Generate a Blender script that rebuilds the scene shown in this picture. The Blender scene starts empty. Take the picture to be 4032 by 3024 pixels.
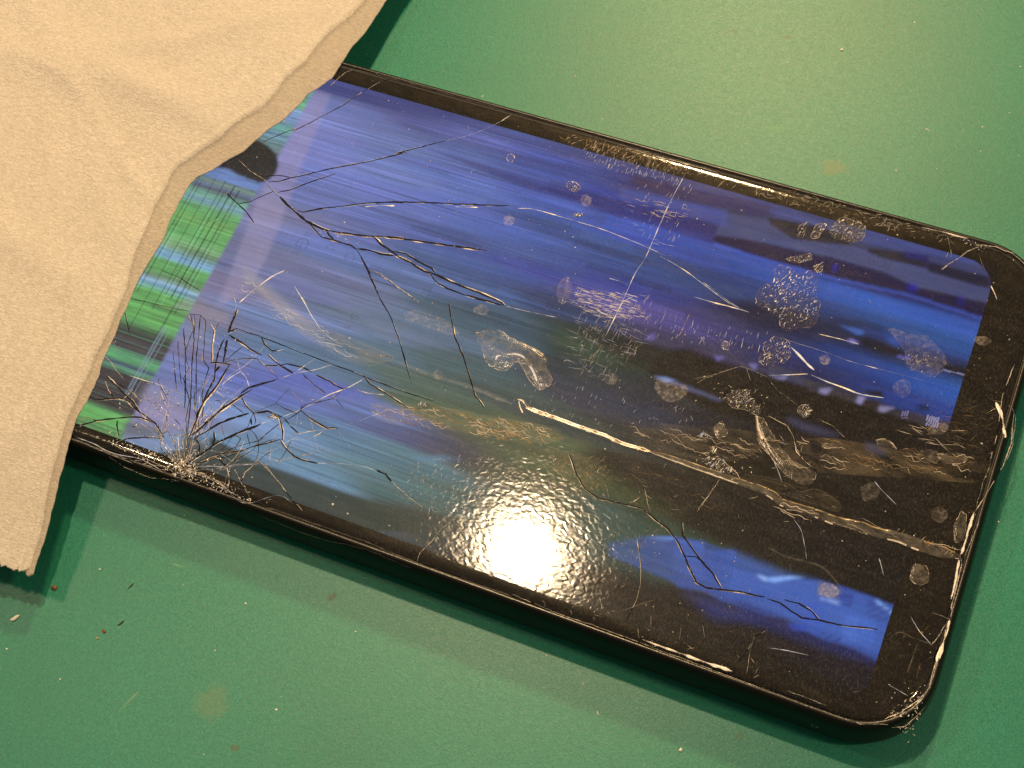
import bpy, bmesh, math, random
import numpy as np
from mathutils import Vector, Euler

# ------------------------------------------------------------------ scene, camera, light
sc = bpy.context.scene
COL = sc.collection
MM = 0.001
cam_d = bpy.data.cameras.new("camera")
cam = bpy.data.objects.new("camera", cam_d); COL.objects.link(cam)
cam.location = (61.9996*MM, -91.9364*MM, 199.4856*MM)
cam.rotation_euler = (0.4714, 0.0841, 0.3869)
cam_d.sensor_width = 36.0; cam_d.lens = 5900/4032*36
cam_d.clip_start = 0.01; cam_d.clip_end = 20
sc.camera = cam

wd = bpy.data.worlds.new("World"); sc.world = wd; wd.use_nodes = True
wd.node_tree.nodes["Background"].inputs[0].default_value = (1.0, 0.88, 0.68, 1)
wd.node_tree.nodes["Background"].inputs[1].default_value = 0.17
sc.view_settings.view_transform = 'Standard'
sc.view_settings.look = 'None'
sc.view_settings.exposure = 0.0
sc.view_settings.gamma = 1.0

REF = (21.0, -31.0, 8.5)      # where the main lamp mirrors in the glass, mm
def lamp(name, tx, ty, h, radius, power, col=(1.0, 0.74, 0.45), aim=None):
    l = bpy.data.lights.new(name, 'AREA'); l.shape = 'DISK'; l.size = 2*radius*MM
    l.energy = power; l.color = col
    o = bpy.data.objects.new(name, l); COL.objects.link(o)
    p = Vector((REF[0]+tx*h, REF[1]+ty*h, REF[2]+h))*MM
    o.location = p
    t = Vector(aim or REF)*MM
    o.rotation_euler = (t-p).to_track_quat('-Z', 'Y').to_euler()
    return o
lamp("main_lamp", -0.213, 0.320, 450, 8.5, 1.22)
lamp("second_lamp", -0.60, 0.04, 450, 18, 0.42)
lamp("third_lamp", -0.20, 1.02, 520, 30, 3.2, (1.0, 0.68, 0.32), aim=(80, 60, 0))
lamp("fourth_lamp", 0.80, 0.12, 420, 20, 0.70)

# measured outlines, all in millimetres on the phone or the mat
DATA = {
 'ghost': [
  ('a',-29.17,6.02,2.2,-1.57),
  ('G',-29.57,4.34,3.0,-1.57),
  ('c',-29.51,2.32,2.2,-1.57),
  ('C',-25.12,5.07,1.8,-1.57),
  ('G',-21.55,4.48,2.4,-1.57),
  ('s',-21.34,0.53,2.0,-1.57),
  ('©',53.26,29.61,4.6,-1.57),
  ('©',37.61,29.83,4.0,-1.57),
  ('S',-16.37,-4.81,2.0,-1.57),
  ('s',-16.47,-6.8,2.0,-1.57),
 ],
 'cr': [
  ('m',0.135,1,[(-43.82,18.77),(-41.6,21.28),(-39.79,23.1),(-39.87,22.55),(-37.12,26.03),(-34.42,29.67),(-33.12,32.21)]),
  ('t',0.135,1,[(-33.12,32.21),(-32.31,33.45),(-31.33,34.92),(-30.28,36.25),(-29.27,37.08)]),
  ('d',0.18,1,[(-39.3,12.4),(-37.61,13.19),(-36.37,14.15),(-33.13,16.43),(-28.86,19.32),(-25.91,21.03),(-20.85,24.62),(-22.49,23.85),(-18.45,26.78),(-15.82,28.7)]),
  ('l',0.09,1,[(-15.82,28.7),(-12.36,31.18),(-9.45,34.36),(-7.84,36.8)]),
  ('s',0.158,1,[(-38.07,32.68),(-37.36,34.73),(-36.79,35.91),(-35.97,36.84)]),
  ('d',0.135,1,[(-40.36,13.0),(-39.69,13.55),(-38.06,14.11),(-36.48,14.37)]),
  ('d',0.158,1,[(-37.07,11.14),(-35.55,12.08),(-33.73,13.77),(-31.79,15.6),(-29.81,17.34)]),
  ('t',0.158,1,[(-46.3,14.87),(-43.04,13.38),(-40.18,12.63),(-37.72,11.13),(-36.22,10.38)]),
  ('d',0.315,1,[(-36.31,10.56),(-34.72,9.63),(-32.82,8.81),(-30.29,7.81),(-28.28,7.47),(-26.2,7.37)]),
  ('m',0.293,1,[(-26.2,7.37),(-24.3,7.61),(-20.95,8.26),(-17.73,9.17),(-14.64,9.93),(-17.71,9.17),(-13.66,9.99),(-9.58,10.67),(-5.3,11.43),(-1.77,12.08)]),
  ('d',0.203,1,[(-33.41,9.24),(-32.59,9.1),(-31.5,9.16),(-29.37,10.52),(-26.39,12.07),(-23.42,13.61),(-21.12,14.61),(-17.33,15.95),(-19.67,15.24),(-14.16,17.01),(-8.36,18.61),(-4.92,19.64),(-1.72,20.59)]),
  ('l',0.135,1,[(-0.69,20.5),(1.83,21.22),(4.81,21.36),(8.59,21.33),(12.34,21.31),(16.15,21.04),(20.51,20.53),(23.85,20.0)]),
  ('m',0.248,1,[(-29.56,7.44),(-28.01,6.53),(-26.8,5.93),(-25.37,6.01),(-23.55,6.03),(-22.13,6.12),(-20.67,5.71)]),
  ('d',0.18,1,[(-26.76,7.38),(-25.87,6.66),(-24.9,6.18)]),
  ('d',0.27,1,[(-20.75,5.88),(-19.07,6.16),(-16.96,6.29),(-14.96,6.63)]),
  ('d',0.135,1,[(-20.67,5.71),(-19.76,4.92),(-17.64,3.05),(-14.3,-0.34),(-19.65,4.87),(-16.82,2.11),(-13.93,-0.85),(-11.08,-3.21),(-8.6,-5.92),(-6.37,-8.67),(-3.97,-11.84),(-3.45,-12.45)]),
  ('m',0.293,1,[(-19.57,8.84),(-17.68,7.86),(-15.57,7.18),(-13.47,6.5),(-14.5,6.66),(-12.05,6.36),(-9.4,5.57),(-7.64,5.61),(-4.96,5.27),(-2.08,5.0),(0.73,4.86),(3.62,4.48),(4.26,4.15)]),
  ('d',0.203,1,[(-15.57,7.18),(-14.25,7.44),(-13.22,7.49),(-10.72,6.83),(-8.51,6.45),(-7.74,5.86)]),
  ('d',0.225,1,[(-8.63,5.55),(-6.55,4.28),(-4.92,4.01),(-2.31,3.79),(0.39,3.9),(4.04,4.07)]),
  ('l',0.113,1,[(4.26,4.15),(5.46,4.15),(6.9,4.25),(9.03,4.44),(12.53,4.85)]),
  ('d',0.18,1,[(-45.03,8.63),(-44.17,8.08),(-42.18,7.17),(-40.21,6.27),(-38.03,4.94)]),
  ('d',0.135,1,[(-42.18,7.17),(-40.38,8.11),(-39.21,9.56),(-37.72,11.13)]),
  ('l',0.203,1,[(-33.71,-8.73),(-32.48,-5.73),(-31.07,-3.04),(-29.7,-1.36)]),
  ('l',0.158,1,[(-27.01,-3.31),(-25.69,-4.34),(-23.96,-5.67),(-24.99,-4.74),(-22.72,-6.75),(-20.15,-8.63)]),
  ('s',0.27,1,[(-17.48,3.1),(-15.82,2.98),(-13.77,2.41),(-11.62,1.58),(-15.66,2.95),(-13.83,2.3),(-11.73,1.62),(-9.64,0.94),(-7.85,0.31)]),
  ('l',0.203,1,[(-22.85,13.18),(-20.87,14.07),(-18.49,14.88)]),
  ('l',0.158,1,[(-9.54,17.76),(-7.49,18.4),(-6.11,18.79)]),
  ('g',0.09,1,[(-47.79,-1.36),(-46.33,0.04),(-42.39,5.6)]),
  ('g',0.09,1,[(-50.72,-5.34),(-50.55,-0.82),(-50.88,6.03),(-50.41,9.89)]),
  ('m',0.203,1,[(-3.65,1.64),(-1.97,-1.1),(-0.52,-3.33),(1.65,-5.54),(4.29,-8.88),(5.89,-10.95),(7.9,-12.32)]),
  ('d',0.113,1,[(-32.29,-12.83),(-30.08,-12.91),(-28.3,-12.86),(-26.44,-12.97),(-23.53,-13.08),(-21.31,-13.24),(-18.81,-13.3),(-16.09,-13.46),(-13.1,-13.51),(-10.05,-13.73),(-7.28,-13.82),(-4.0,-13.97),(0.61,-13.9)]),
  ('d',0.135,1,[(-24.86,-20.66),(-23.85,-19.63),(-22.4,-18.44)]),
  ('l',0.135,1,[(-22.4,-18.44),(-20.26,-16.59),(-18.1,-15.29),(-15.9,-13.55)]),
  ('m',0.203,1,[(-25.16,-16.99),(-23.64,-16.45),(-22.23,-15.68),(-19.84,-15.37),(-18.21,-15.59)]),
  ('m',0.203,1,[(-25.53,-15.22),(-23.87,-15.99),(-20.69,-16.75)]),
  ('t',0.18,1,[(-26.89,-16.37),(-25.58,-16.85),(-23.82,-17.53),(-22.37,-18.32)]),
  ('l',0.135,1,[(-20.64,-16.86),(-19.68,-15.17),(-18.56,-13.28)]),
  ('d',0.113,1,[(-19.34,-16.4),(-16.79,-17.5),(-14.75,-18.1)]),
  ('m',0.18,1,[(-17.34,-15.82),(-15.18,-16.12),(-12.72,-16.57),(-11.92,-16.15)]),
  ('l',0.158,1,[(-18.88,-23.54),(-17.18,-21.88),(-15.59,-19.99),(-14.21,-18.17),(-11.97,-16.04),(-10.26,-13.82)]),
  ('m',0.18,1,[(-10.26,-13.82),(-9.19,-14.51),(-7.29,-14.89),(-5.08,-15.41),(-2.52,-16.2)]),
  ('t',0.158,1,[(-2.52,-16.2),(-1.0,-15.78),(0.9,-14.58)]),
  ('m',0.18,1,[(-22.94,-24.48),(-21.34,-23.64),(-19.41,-23.99),(-18.11,-25.61),(-17.46,-26.67),(-17.62,-27.12)]),
  ('m',0.225,1,[(-17.19,-20.83),(-16.97,-21.8),(-14.84,-22.6),(-12.14,-23.06),(-10.66,-22.53)]),
  ('l',0.09,1,[(-10.66,-22.53),(-8.55,-20.72),(-5.96,-18.35),(-4.05,-17.15),(-1.0,-15.78)]),
  ('l',0.09,1,[(-17.46,-26.93),(-15.36,-25.13),(-13.25,-23.85),(-10.66,-22.53)]),
  ('d',0.113,1,[(-18.77,-23.76),(-17.38,-24.56),(-15.57,-25.21)]),
  ('m',0.135,1,[(-20.67,-29.0),(-19.15,-28.06),(-17.67,-27.01)]),
  ('m',0.203,1,[(-17.62,-27.12),(-16.5,-27.87),(-14.6,-28.72),(-13.08,-28.8),(-11.0,-28.55)]),
  ('l',0.113,1,[(-11.0,-28.55),(-7.64,-27.4),(-5.03,-26.75),(-2.66,-26.64)]),
  ('d',0.248,1,[(-2.66,-26.64),(-1.18,-26.73),(0.13,-27.5)]),
  ('s',0.225,1,[(0.13,-27.5),(2.19,-28.37),(3.88,-28.98),(6.06,-29.65)]),
  ('t',0.225,1,[(-19.53,-31.28),(-17.95,-31.46),(-16.26,-32.37),(-13.86,-33.75),(-12.2,-34.64),(-9.94,-35.79)]),
  ('l',0.068,1,[(-17.85,-30.66),(-15.39,-29.64),(-13.35,-28.77)]),
  ('s',0.09,1,[(-12.09,-26.27),(-10.26,-26.5),(-8.65,-26.8)]),
  ('s',0.113,1,[(-10.23,-30.67),(-7.13,-30.54),(-4.98,-31.0)]),
  ('l',0.068,1,[(-10.51,-22.86),(-9.15,-23.66),(-7.69,-24.67)]),
  ('t',0.09,1,[(-13.73,-18.13),(-12.19,-18.76),(-11.13,-19.43)]),
  ('l',0.09,1,[(-10.74,-16.0),(-8.78,-15.95),(-6.55,-15.42)]),
  ('v',0.675,1,[(-32.9,-4.66),(-28.18,-7.27),(-22.56,-9.76),(-19.63,-10.52),(-15.42,-11.35)]),
  ('v',0.113,1,[(-23.66,-10.15),(-19.35,-11.1),(-15.09,-12.05),(-12.61,-11.97),(-10.44,-11.79),(-8.4,-10.26),(-7.24,-10.06)]),
  ('s',0.18,1,[(-11.05,-10.47),(-9.79,-9.94),(-8.75,-9.46),(-7.47,-9.55)]),
  ('v',0.495,1,[(-7.34,-9.83),(-3.52,-10.07),(0.17,-10.09),(4.98,-9.96),(11.44,-10.52)]),
  ('d',0.27,1,[(-28.73,-34.98),(-27.24,-32.48),(-26.02,-30.42),(-24.13,-28.3),(-24.52,-28.73),(-22.15,-26.52),(-21.49,-25.74)]),
  ('l',0.113,1,[(-21.49,-25.74),(-20.32,-24.59),(-19.58,-23.96)]),
  ('m',0.18,1,[(-27.97,-35.42),(-26.69,-33.53),(-24.87,-31.97),(-22.16,-30.45),(-21.28,-29.62),(-19.23,-28.16),(-17.99,-27.18)]),
  ('d',0.225,1,[(-29.81,-31.26),(-28.66,-29.75),(-27.36,-27.83),(-25.93,-26.5),(-24.09,-24.92),(-26.77,-27.1),(-25.52,-26.1),(-23.86,-24.86)]),
  ('m',0.36,1,[(-30.57,-31.17),(-29.78,-29.98),(-29.01,-28.06),(-28.24,-26.14),(-27.3,-24.52),(-26.29,-22.68),(-25.27,-21.2)]),
  ('s',0.315,1,[(-30.29,-30.35),(-29.25,-27.6),(-28.48,-25.68),(-27.46,-24.21),(-26.51,-22.94)]),
  ('d',0.248,1,[(-26.51,-22.41),(-25.79,-21.04),(-24.15,-19.71),(-22.48,-18.46)]),
  ('m',0.293,1,[(-30.07,-30.44),(-31.08,-27.16),(-30.99,-25.29),(-30.6,-23.3),(-30.36,-21.34),(-30.34,-19.65),(-30.29,-18.69)]),
  ('m',0.248,1,[(-30.42,-31.12),(-30.64,-29.02),(-31.05,-25.87),(-31.36,-23.57),(-31.27,-21.67),(-32.27,-19.39),(-32.89,-17.14),(-33.04,-15.09)]),
  ('d',0.293,1,[(-32.5,-15.09),(-31.81,-17.14),(-31.37,-18.69)]),
  ('m',0.203,1,[(-33.2,-19.34),(-31.33,-18.77),(-30.14,-18.63)]),
  ('d',0.27,1,[(-31.84,-20.56),(-31.54,-19.41)]),
  ('m',0.158,1,[(-30.95,-30.95),(-32.44,-27.29),(-34.11,-23.62),(-35.62,-20.59),(-37.0,-17.46),(-38.3,-14.63),(-39.33,-12.85)]),
  ('d',0.135,1,[(-33.28,-27.4),(-34.28,-25.17),(-36.45,-21.07),(-38.15,-18.05),(-39.68,-15.51)]),
  ('d',0.113,1,[(-31.62,-26.99),(-33.18,-23.85),(-35.51,-19.41),(-37.17,-15.4),(-38.31,-12.69)]),
  ('m',0.135,1,[(-29.83,-28.54),(-30.73,-26.3),(-31.78,-24.65),(-32.63,-22.16),(-32.93,-20.2),(-34.51,-19.24),(-35.38,-17.07),(-37.11,-13.24),(-38.31,-12.69)]),
  ('t',0.315,1,[(-36.23,-13.51),(-35.1,-14.28),(-34.06,-16.99),(-32.89,-19.23)]),
  ('t',0.18,1,[(-35.08,-12.91),(-35.1,-14.28)]),
  ('d',0.09,1,[(-39.24,-19.78),(-37.73,-22.1),(-35.81,-25.17)]),
  ('d',0.09,1,[(-39.49,-17.76),(-37.45,-21.24),(-35.63,-23.98)]),
  ('m',0.315,1,[(-33.55,-9.83),(-33.35,-10.94),(-33.22,-12.25),(-32.94,-13.51),(-32.93,-13.89)]),
  ('d',0.27,1,[(-32.97,-13.81),(-32.48,-13.35),(-31.99,-12.89)]),
  ('s',0.27,1,[(-35.6,-7.43),(-34.36,-8.77),(-33.95,-9.22),(-33.5,-10.82)]),
  ('t',0.113,1,[(-46.34,-13.65),(-44.17,-13.18),(-42.02,-13.01),(-40.11,-13.13),(-38.51,-12.66),(-36.19,-12.52),(-33.52,-12.75)]),
  ('d',0.09,1,[(-50.1,-13.7),(-47.05,-13.34),(-44.46,-13.14),(-40.19,-12.63)]),
  ('d',0.09,1,[(-47.98,-7.61),(-44.0,-7.96),(-40.25,-8.95)]),
  ('t',0.135,1,[(-40.11,-13.13),(-39.61,-13.73),(-38.47,-14.5)]),
  ('m',0.27,1,[(-32.67,-14.22),(-31.42,-14.54),(-29.78,-14.92),(-28.3,-15.35),(-26.38,-15.62)]),
  ('m',0.18,1,[(-27.91,-12.91),(-26.73,-13.84),(-25.37,-14.4),(-24.57,-14.21)]),
  ('l',0.09,1,[(-24.57,-14.21),(-23.63,-13.59)]),
  ('m',0.135,1,[(-31.13,-18.63),(-29.85,-17.61),(-28.41,-16.91),(-26.89,-16.37)]),
  ('d',0.113,1,[(-31.13,-18.63),(-30.5,-16.7),(-29.77,-15.3)]),
  ('l',0.135,1,[(-29.86,-22.13),(-29.22,-20.59),(-28.2,-19.1)]),
  ('l',0.09,1,[(-29.38,-17.82),(-28.2,-19.1),(-26.96,-19.78),(-25.79,-21.04)]),
  ('l',0.09,1,[(-30.21,-23.18),(-28.44,-23.85)]),
  ('m',0.135,1,[(-26.92,-24.4),(-25.85,-24.76),(-24.64,-25.05)]),
  ('m',0.158,1,[(-26.35,-22.73),(-24.89,-23.86),(-23.3,-24.57),(-22.46,-25.54),(-22.3,-26.21)]),
  ('d',0.18,1,[(-23.36,-25.5),(-22.67,-26.35)]),
  ('m',0.18,1,[(-23.3,-24.57),(-21.53,-23.56),(-19.73,-23.65),(-18.99,-23.74)]),
  ('s',0.315,1,[(-21.14,-24.34),(-20.51,-24.2),(-19.51,-24.11),(-19.13,-24.52)]),
  ('m',0.18,1,[(-19.06,-24.31),(-17.93,-25.72),(-17.41,-26.96)]),
  ('d',0.09,1,[(-18.62,-23.79),(-17.13,-24.7),(-15.8,-25.3)]),
  ('s',0.225,1,[(-16.02,-25.56),(-15.51,-25.2),(-15.14,-24.89)]),
  ('d',0.09,1,[(-22.72,-27.81),(-22.04,-28.64),(-21.36,-29.47)]),
  ('d',0.225,1,[(-27.46,-29.17),(-26.76,-30.18),(-26.59,-31.19)]),
  ('s',0.27,1,[(-22.56,-30.53),(-21.71,-30.14),(-20.75,-30.68)]),
  ('m',0.203,1,[(-33.91,-32.56),(-36.17,-31.02),(-38.73,-30.29),(-40.45,-29.8),(-41.87,-29.2),(-43.34,-29.18),(-44.78,-29.88),(-46.52,-30.69),(-47.94,-30.45)]),
  ('m',0.248,1,[(-36.56,-30.97),(-38.78,-30.86),(-40.59,-31.51),(-42.47,-32.37),(-44.56,-33.5),(-46.33,-34.87),(-47.23,-35.38)]),
  ('t',0.158,1,[(-44.56,-33.5),(-46.34,-33.59),(-47.5,-34.75)]),
  ('m',0.18,1,[(-33.87,-32.64),(-36.45,-33.48),(-38.91,-34.55),(-40.43,-36.01)]),
  ('d',0.18,1,[(-40.19,-34.84),(-41.42,-33.28),(-41.77,-32.49)]),
  ('m',0.203,1,[(-47.01,-26.55),(-44.84,-27.47),(-42.93,-28.28),(-41.11,-28.93),(-39.12,-30.25)]),
  ('s',0.203,1,[(-49.17,-23.7),(-47.31,-24.38),(-45.83,-25.37),(-44.29,-26.14)]),
  ('t',0.18,1,[(-46.89,-27.26),(-45.47,-28.63),(-44.19,-29.29)]),
  ('s',0.18,1,[(-48.95,-21.12),(-48.12,-21.6),(-47.21,-22.24)]),
  ('d',0.113,1,[(-50.05,-15.45),(-48.64,-17.31),(-47.09,-19.1)]),
  ('m',0.135,1,[(-39.32,-24.55),(-38.03,-25.59),(-36.43,-26.88)]),
  ('s',0.18,1,[(-39.71,-27.5),(-37.98,-28.36),(-36.19,-29.01),(-35.09,-29.71)]),
  ('s',0.18,1,[(-38.21,-26.59),(-37.02,-27.46),(-36.07,-28.23)]),
  ('t',0.225,1,[(-44.47,-27.15),(-43.21,-27.45),(-41.56,-27.79),(-40.05,-28.55)]),
  ('l',0.113,1,[(-43.79,-25.4),(-40.91,-25.31),(-38.59,-25.23),(-36.34,-25.36),(-33.81,-25.38)]),
  ('s',0.203,1,[(-40.5,-36.22),(-37.61,-36.25),(-34.66,-36.43),(-31.21,-36.6)]),
  ('s',0.225,1,[(-40.26,-37.93),(-37.36,-38.31),(-33.75,-38.41),(-31.31,-38.05),(-28.64,-37.78)]),
  ('t',0.18,1,[(-46.11,-37.17),(-43.88,-37.26),(-41.42,-37.46),(-38.3,-37.58),(-35.17,-36.79)]),
  ('t',0.36,1,[(-23.07,-33.49),(-22.3,-34.32),(-21.06,-36.61)]),
  ('s',0.27,1,[(-21.91,-33.35),(-20.52,-34.49),(-19.59,-35.25),(-17.86,-36.53)]),
  ('t',0.27,1,[(-19.63,-31.96),(-20.3,-33.31),(-20.16,-34.92)]),
  ('t',0.27,1,[(-25.64,-32.75),(-24.76,-32.85),(-24.12,-33.04),(-23.07,-33.49)]),
  ('l',0.09,1,[(-26.12,-34.46),(-23.07,-33.49),(-21.35,-32.58),(-18.6,-31.3)]),
  ('s',0.225,1,[(-18.6,-31.3),(-17.22,-31.91),(-16.13,-32.48),(-14.93,-33.0)]),
  ('m',0.113,1,[(-25.47,-32.27),(-23.98,-31.45),(-22.6,-30.67)]),
  ('t',0.315,1,[(-29.37,-31.15),(-28.47,-31.81),(-27.9,-33.16)]),
  ('t',0.18,1,[(-28.41,-31.93),(-27.85,-30.88),(-27.07,-31.59)]),
  ('s',0.126,1,[(-29.1,-36.11),(-31.4,-34.5),(-33.86,-32.92)]),
  ('s',0.221,1,[(-29.1,-36.11),(-30.93,-34.05),(-33.07,-32.06)]),
  ('s',0.252,1,[(-29.1,-36.11),(-31.06,-33.95),(-32.9,-31.72)]),
  ('s',0.252,1,[(-29.1,-36.11),(-30.74,-33.84),(-32.26,-31.49)]),
  ('m',0.142,1,[(-29.1,-36.11),(-29.45,-33.72),(-30.07,-31.41)]),
  ('m',0.11,1,[(-29.1,-36.11),(-28.9,-34.01),(-28.7,-31.9)]),
  ('s',0.126,1,[(-29.1,-36.11),(-28.03,-34.32),(-27.1,-32.58)]),
  ('s',0.189,1,[(-29.1,-36.11),(-27.26,-34.25),(-25.41,-32.39)]),
  ('s',0.221,1,[(-29.1,-36.11),(-30.41,-35.54),(-32.01,-35.07)]),
  ('s',0.315,1,[(-29.1,-36.11),(-30.01,-35.11),(-30.63,-34.01)]),
  ('s',0.158,1,[(-29.1,-36.11),(-31.71,-36.57),(-34.06,-36.94)]),
  ('s',0.221,1,[(-29.1,-36.11),(-27.72,-35.67),(-26.62,-35.34)]),
  ('s',0.189,1,[(-29.1,-36.11),(-27.19,-35.83),(-25.28,-35.54)]),
  ('s',0.158,1,[(-29.1,-36.11),(-26.57,-35.88),(-23.78,-35.55)]),
  ('s',0.158,1,[(-29.1,-36.11),(-25.67,-36.03),(-21.99,-35.86)]),
  ('s',0.158,1,[(-29.1,-36.11),(-24.73,-36.52),(-20.14,-36.82)]),
  ('s',0.315,1,[(-29.61,-36.71),(-28.74,-36.53),(-27.65,-35.99),(-25.92,-35.64)]),
  ('s',0.36,1,[(-29.02,-37.05),(-28.2,-37.03),(-27.59,-36.11)]),
  ('s',0.27,1,[(-25.92,-35.64),(-24.47,-35.8),(-23.02,-35.96),(-20.88,-36.69),(-19.85,-36.86)]),
  ('s',0.203,1,[(-24.26,-37.24),(-23.17,-37.25),(-22.84,-36.31)]),
  ('s',0.27,1,[(-32.22,-37.25),(-31.59,-36.88),(-30.9,-36.62),(-29.78,-36.91)]),
  ('s',0.225,1,[(-35.05,-35.9),(-34.42,-36.79),(-35.22,-37.36),(-33.4,-37.12)]),
  ('l',0.135,1,[(-46.65,-36.86),(-43.49,-36.89),(-40.18,-37.25),(-35.84,-36.7),(-32.05,-37.12)]),
  ('l',0.113,1,[(21.69,34.88),(21.26,30.11),(21.08,25.06),(21.05,19.03),(20.54,15.74),(20.44,12.06),(20.34,8.43),(20.15,5.09),(20.01,3.55)]),
  ('l',0.113,1,[(22.99,19.7),(26.71,18.73),(30.85,17.1),(34.94,15.49),(37.44,15.0)]),
  ('l',0.09,1,[(30.47,17.52),(34.85,15.74),(36.94,15.1)]),
  ('l',0.158,1,[(30.01,14.73),(32.83,14.75),(35.14,14.88),(38.39,14.93)]),
  ('v',0.09,1,[(33.15,9.69),(36.94,8.09),(40.84,6.04)]),
  ('s',0.158,1,[(34.22,1.83),(36.65,3.49),(39.91,6.1),(41.73,6.09),(44.13,5.64)]),
  ('t',0.135,1,[(35.04,1.47),(35.78,2.65),(36.89,3.44)]),
  ('t',0.113,1,[(40.84,6.04),(42.06,4.38)]),
  ('l',0.09,1,[(17.21,13.59),(18.9,13.61),(20.46,13.32)]),
  ('l',0.09,1,[(20.34,8.43),(20.56,10.44),(21.69,11.94)]),
  ('s',0.135,1,[(19.68,-1.26),(19.69,0.61),(19.79,1.59)]),
  ('t',0.135,1,[(30.06,7.79),(30.18,9.45),(30.26,11.93)]),
  ('t',0.113,1,[(30.89,6.74),(30.77,9.12)]),
  ('t',0.09,1,[(26.79,7.71),(26.94,9.94),(26.85,11.55)]),
  ('l',0.315,1,[(45.7,11.46),(47.09,10.64),(48.65,9.61),(49.85,8.99)]),
  ('l',0.135,1,[(44.02,5.99),(46.62,7.06),(49.22,8.12)]),
  ('l',0.203,1,[(49.67,8.14),(51.77,7.86),(54.26,7.72),(56.97,7.53),(60.13,8.03)]),
  ('l',0.09,1,[(44.74,12.32),(48.84,12.32),(51.57,12.23)]),
  ('s',0.113,1,[(44.13,5.64),(45.94,4.21),(49.52,2.8)]),
  ('m',0.18,1,[(45.91,0.1),(49.01,-0.55),(50.38,-2.07),(51.4,-3.95),(52.8,-4.92),(53.98,-5.23)]),
  ('s',0.158,1,[(52.72,1.79),(55.05,1.38),(56.94,0.18)]),
  ('l',0.135,1,[(62.43,-4.59),(63.51,-5.4),(64.28,-5.84),(66.05,-6.87)]),
  ('l',0.09,1,[(51.77,12.21),(54.36,12.04),(58.29,12.2),(60.88,12.35),(64.76,12.51)]),
  ('l',0.113,1,[(48.57,14.79),(52.14,15.02),(54.54,15.08)]),
  ('t',0.18,1,[(44.75,0.44),(46.65,-0.09),(48.94,-0.62),(50.11,-1.84),(51.17,-3.54),(52.32,-4.74),(53.86,-5.5),(54.56,-5.68)]),
  ('t',0.158,1,[(43.19,1.1),(44.34,0.44),(44.44,1.39)]),
  ('l',0.113,1,[(48.77,-6.33),(49.82,-7.56),(50.78,-8.96)]),
  ('s',0.248,1,[(42.82,-11.43),(42.18,-13.85),(41.87,-15.26),(41.42,-17.01)]),
  ('m',0.203,1,[(21.89,-14.93),(24.08,-17.63),(25.83,-19.21),(28.11,-19.84),(31.13,-19.46),(34.41,-19.22)]),
  ('v',0.09,1,[(15.3,-14.79),(19.1,-14.93),(21.89,-14.93)]),
  ('t',0.113,1,[(28.34,-17.43),(29.5,-19.33)]),
  ('s',0.315,1,[(32.52,-18.95),(32.95,-18.3),(33.39,-17.66)]),
  ('s',0.203,1,[(33.6,-16.36),(34.69,-18.15),(35.54,-19.27)]),
  ('m',0.248,1,[(34.4,-19.2),(36.51,-20.11),(38.53,-20.8),(40.55,-22.19),(41.98,-23.78),(43.13,-25.21),(44.72,-26.7)]),
  ('m',0.203,1,[(39.99,-19.31),(40.67,-20.96),(42.59,-22.38),(44.31,-23.61),(46.48,-24.89),(48.05,-26.38)]),
  ('d',0.113,1,[(41.94,-23.67),(43.33,-23.28),(44.31,-23.61)]),
  ('m',0.248,1,[(44.27,-26.64),(46.08,-26.89),(47.89,-26.55),(50.84,-25.79),(53.7,-25.47)]),
  ('d',0.18,1,[(53.94,-25.61),(55.81,-25.52),(57.44,-26.04),(59.03,-26.46),(61.17,-25.99),(64.56,-25.6),(68.55,-24.54)]),
  ('d',0.203,1,[(56.15,-24.94),(58.06,-24.68),(59.87,-25.13),(61.14,-25.89)]),
  ('s',0.09,1,[(58.0,-25.16),(58.68,-25.35)]),
  ('t',0.18,1,[(34.75,-22.92),(35.72,-24.69),(36.92,-27.06),(37.73,-29.31),(38.06,-31.72),(37.88,-33.61),(37.75,-35.01)]),
  ('t',0.09,1,[(35.14,-22.77),(36.19,-24.75)]),
  ('v',0.113,1,[(36.86,-33.76),(38.16,-32.59),(40.16,-30.93)]),
  ('t',0.135,1,[(40.5,-33.08),(41.0,-34.47)]),
  ('t',0.135,1,[(44.71,-32.85),(45.12,-34.93)]),
  ('t',0.135,1,[(47.25,-31.89),(47.69,-32.85),(48.14,-33.57)]),
  ('t',0.135,1,[(55.39,-29.5),(54.06,-31.11),(54.07,-33.1),(54.66,-36.16)]),
  ('t',0.135,1,[(53.94,-32.04),(53.53,-33.97),(52.86,-35.75)]),
  ('t',0.135,1,[(45.28,-35.09),(46.1,-35.0),(47.12,-35.51)]),
  ('l',0.113,1,[(53.99,-13.67),(55.32,-14.84),(56.52,-16.98),(57.22,-18.58)]),
  ('v',0.225,1,[(51.93,-18.68),(54.62,-19.08),(57.29,-18.79),(59.88,-18.98),(62.75,-20.88)]),
  ('l',0.09,1,[(56.16,-31.87),(58.69,-31.35),(61.45,-30.97)]),
  ('l',0.113,1,[(71.92,-21.28),(73.57,-22.88),(75.52,-24.12)]),
  ('v',0.113,1,[(75.7,-24.05),(73.29,-24.08),(71.24,-23.97),(70.24,-25.45)]),
  ('t',0.113,1,[(74.38,-19.91),(76.8,-19.89)]),
  ('v',0.113,1,[(73.82,-24.54),(73.69,-26.99),(73.67,-28.73)]),
  ('v',0.09,1,[(74.89,-26.97),(74.88,-29.13)]),
  ('l',0.09,1,[(71.84,-31.14),(74.47,-31.64)]),
  ('l',0.113,1,[(66.06,-15.07),(67.27,-17.14)]),
  ('s',0.203,1,[(58.48,-12.25),(61.04,-12.25),(63.83,-12.4)]),
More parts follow.
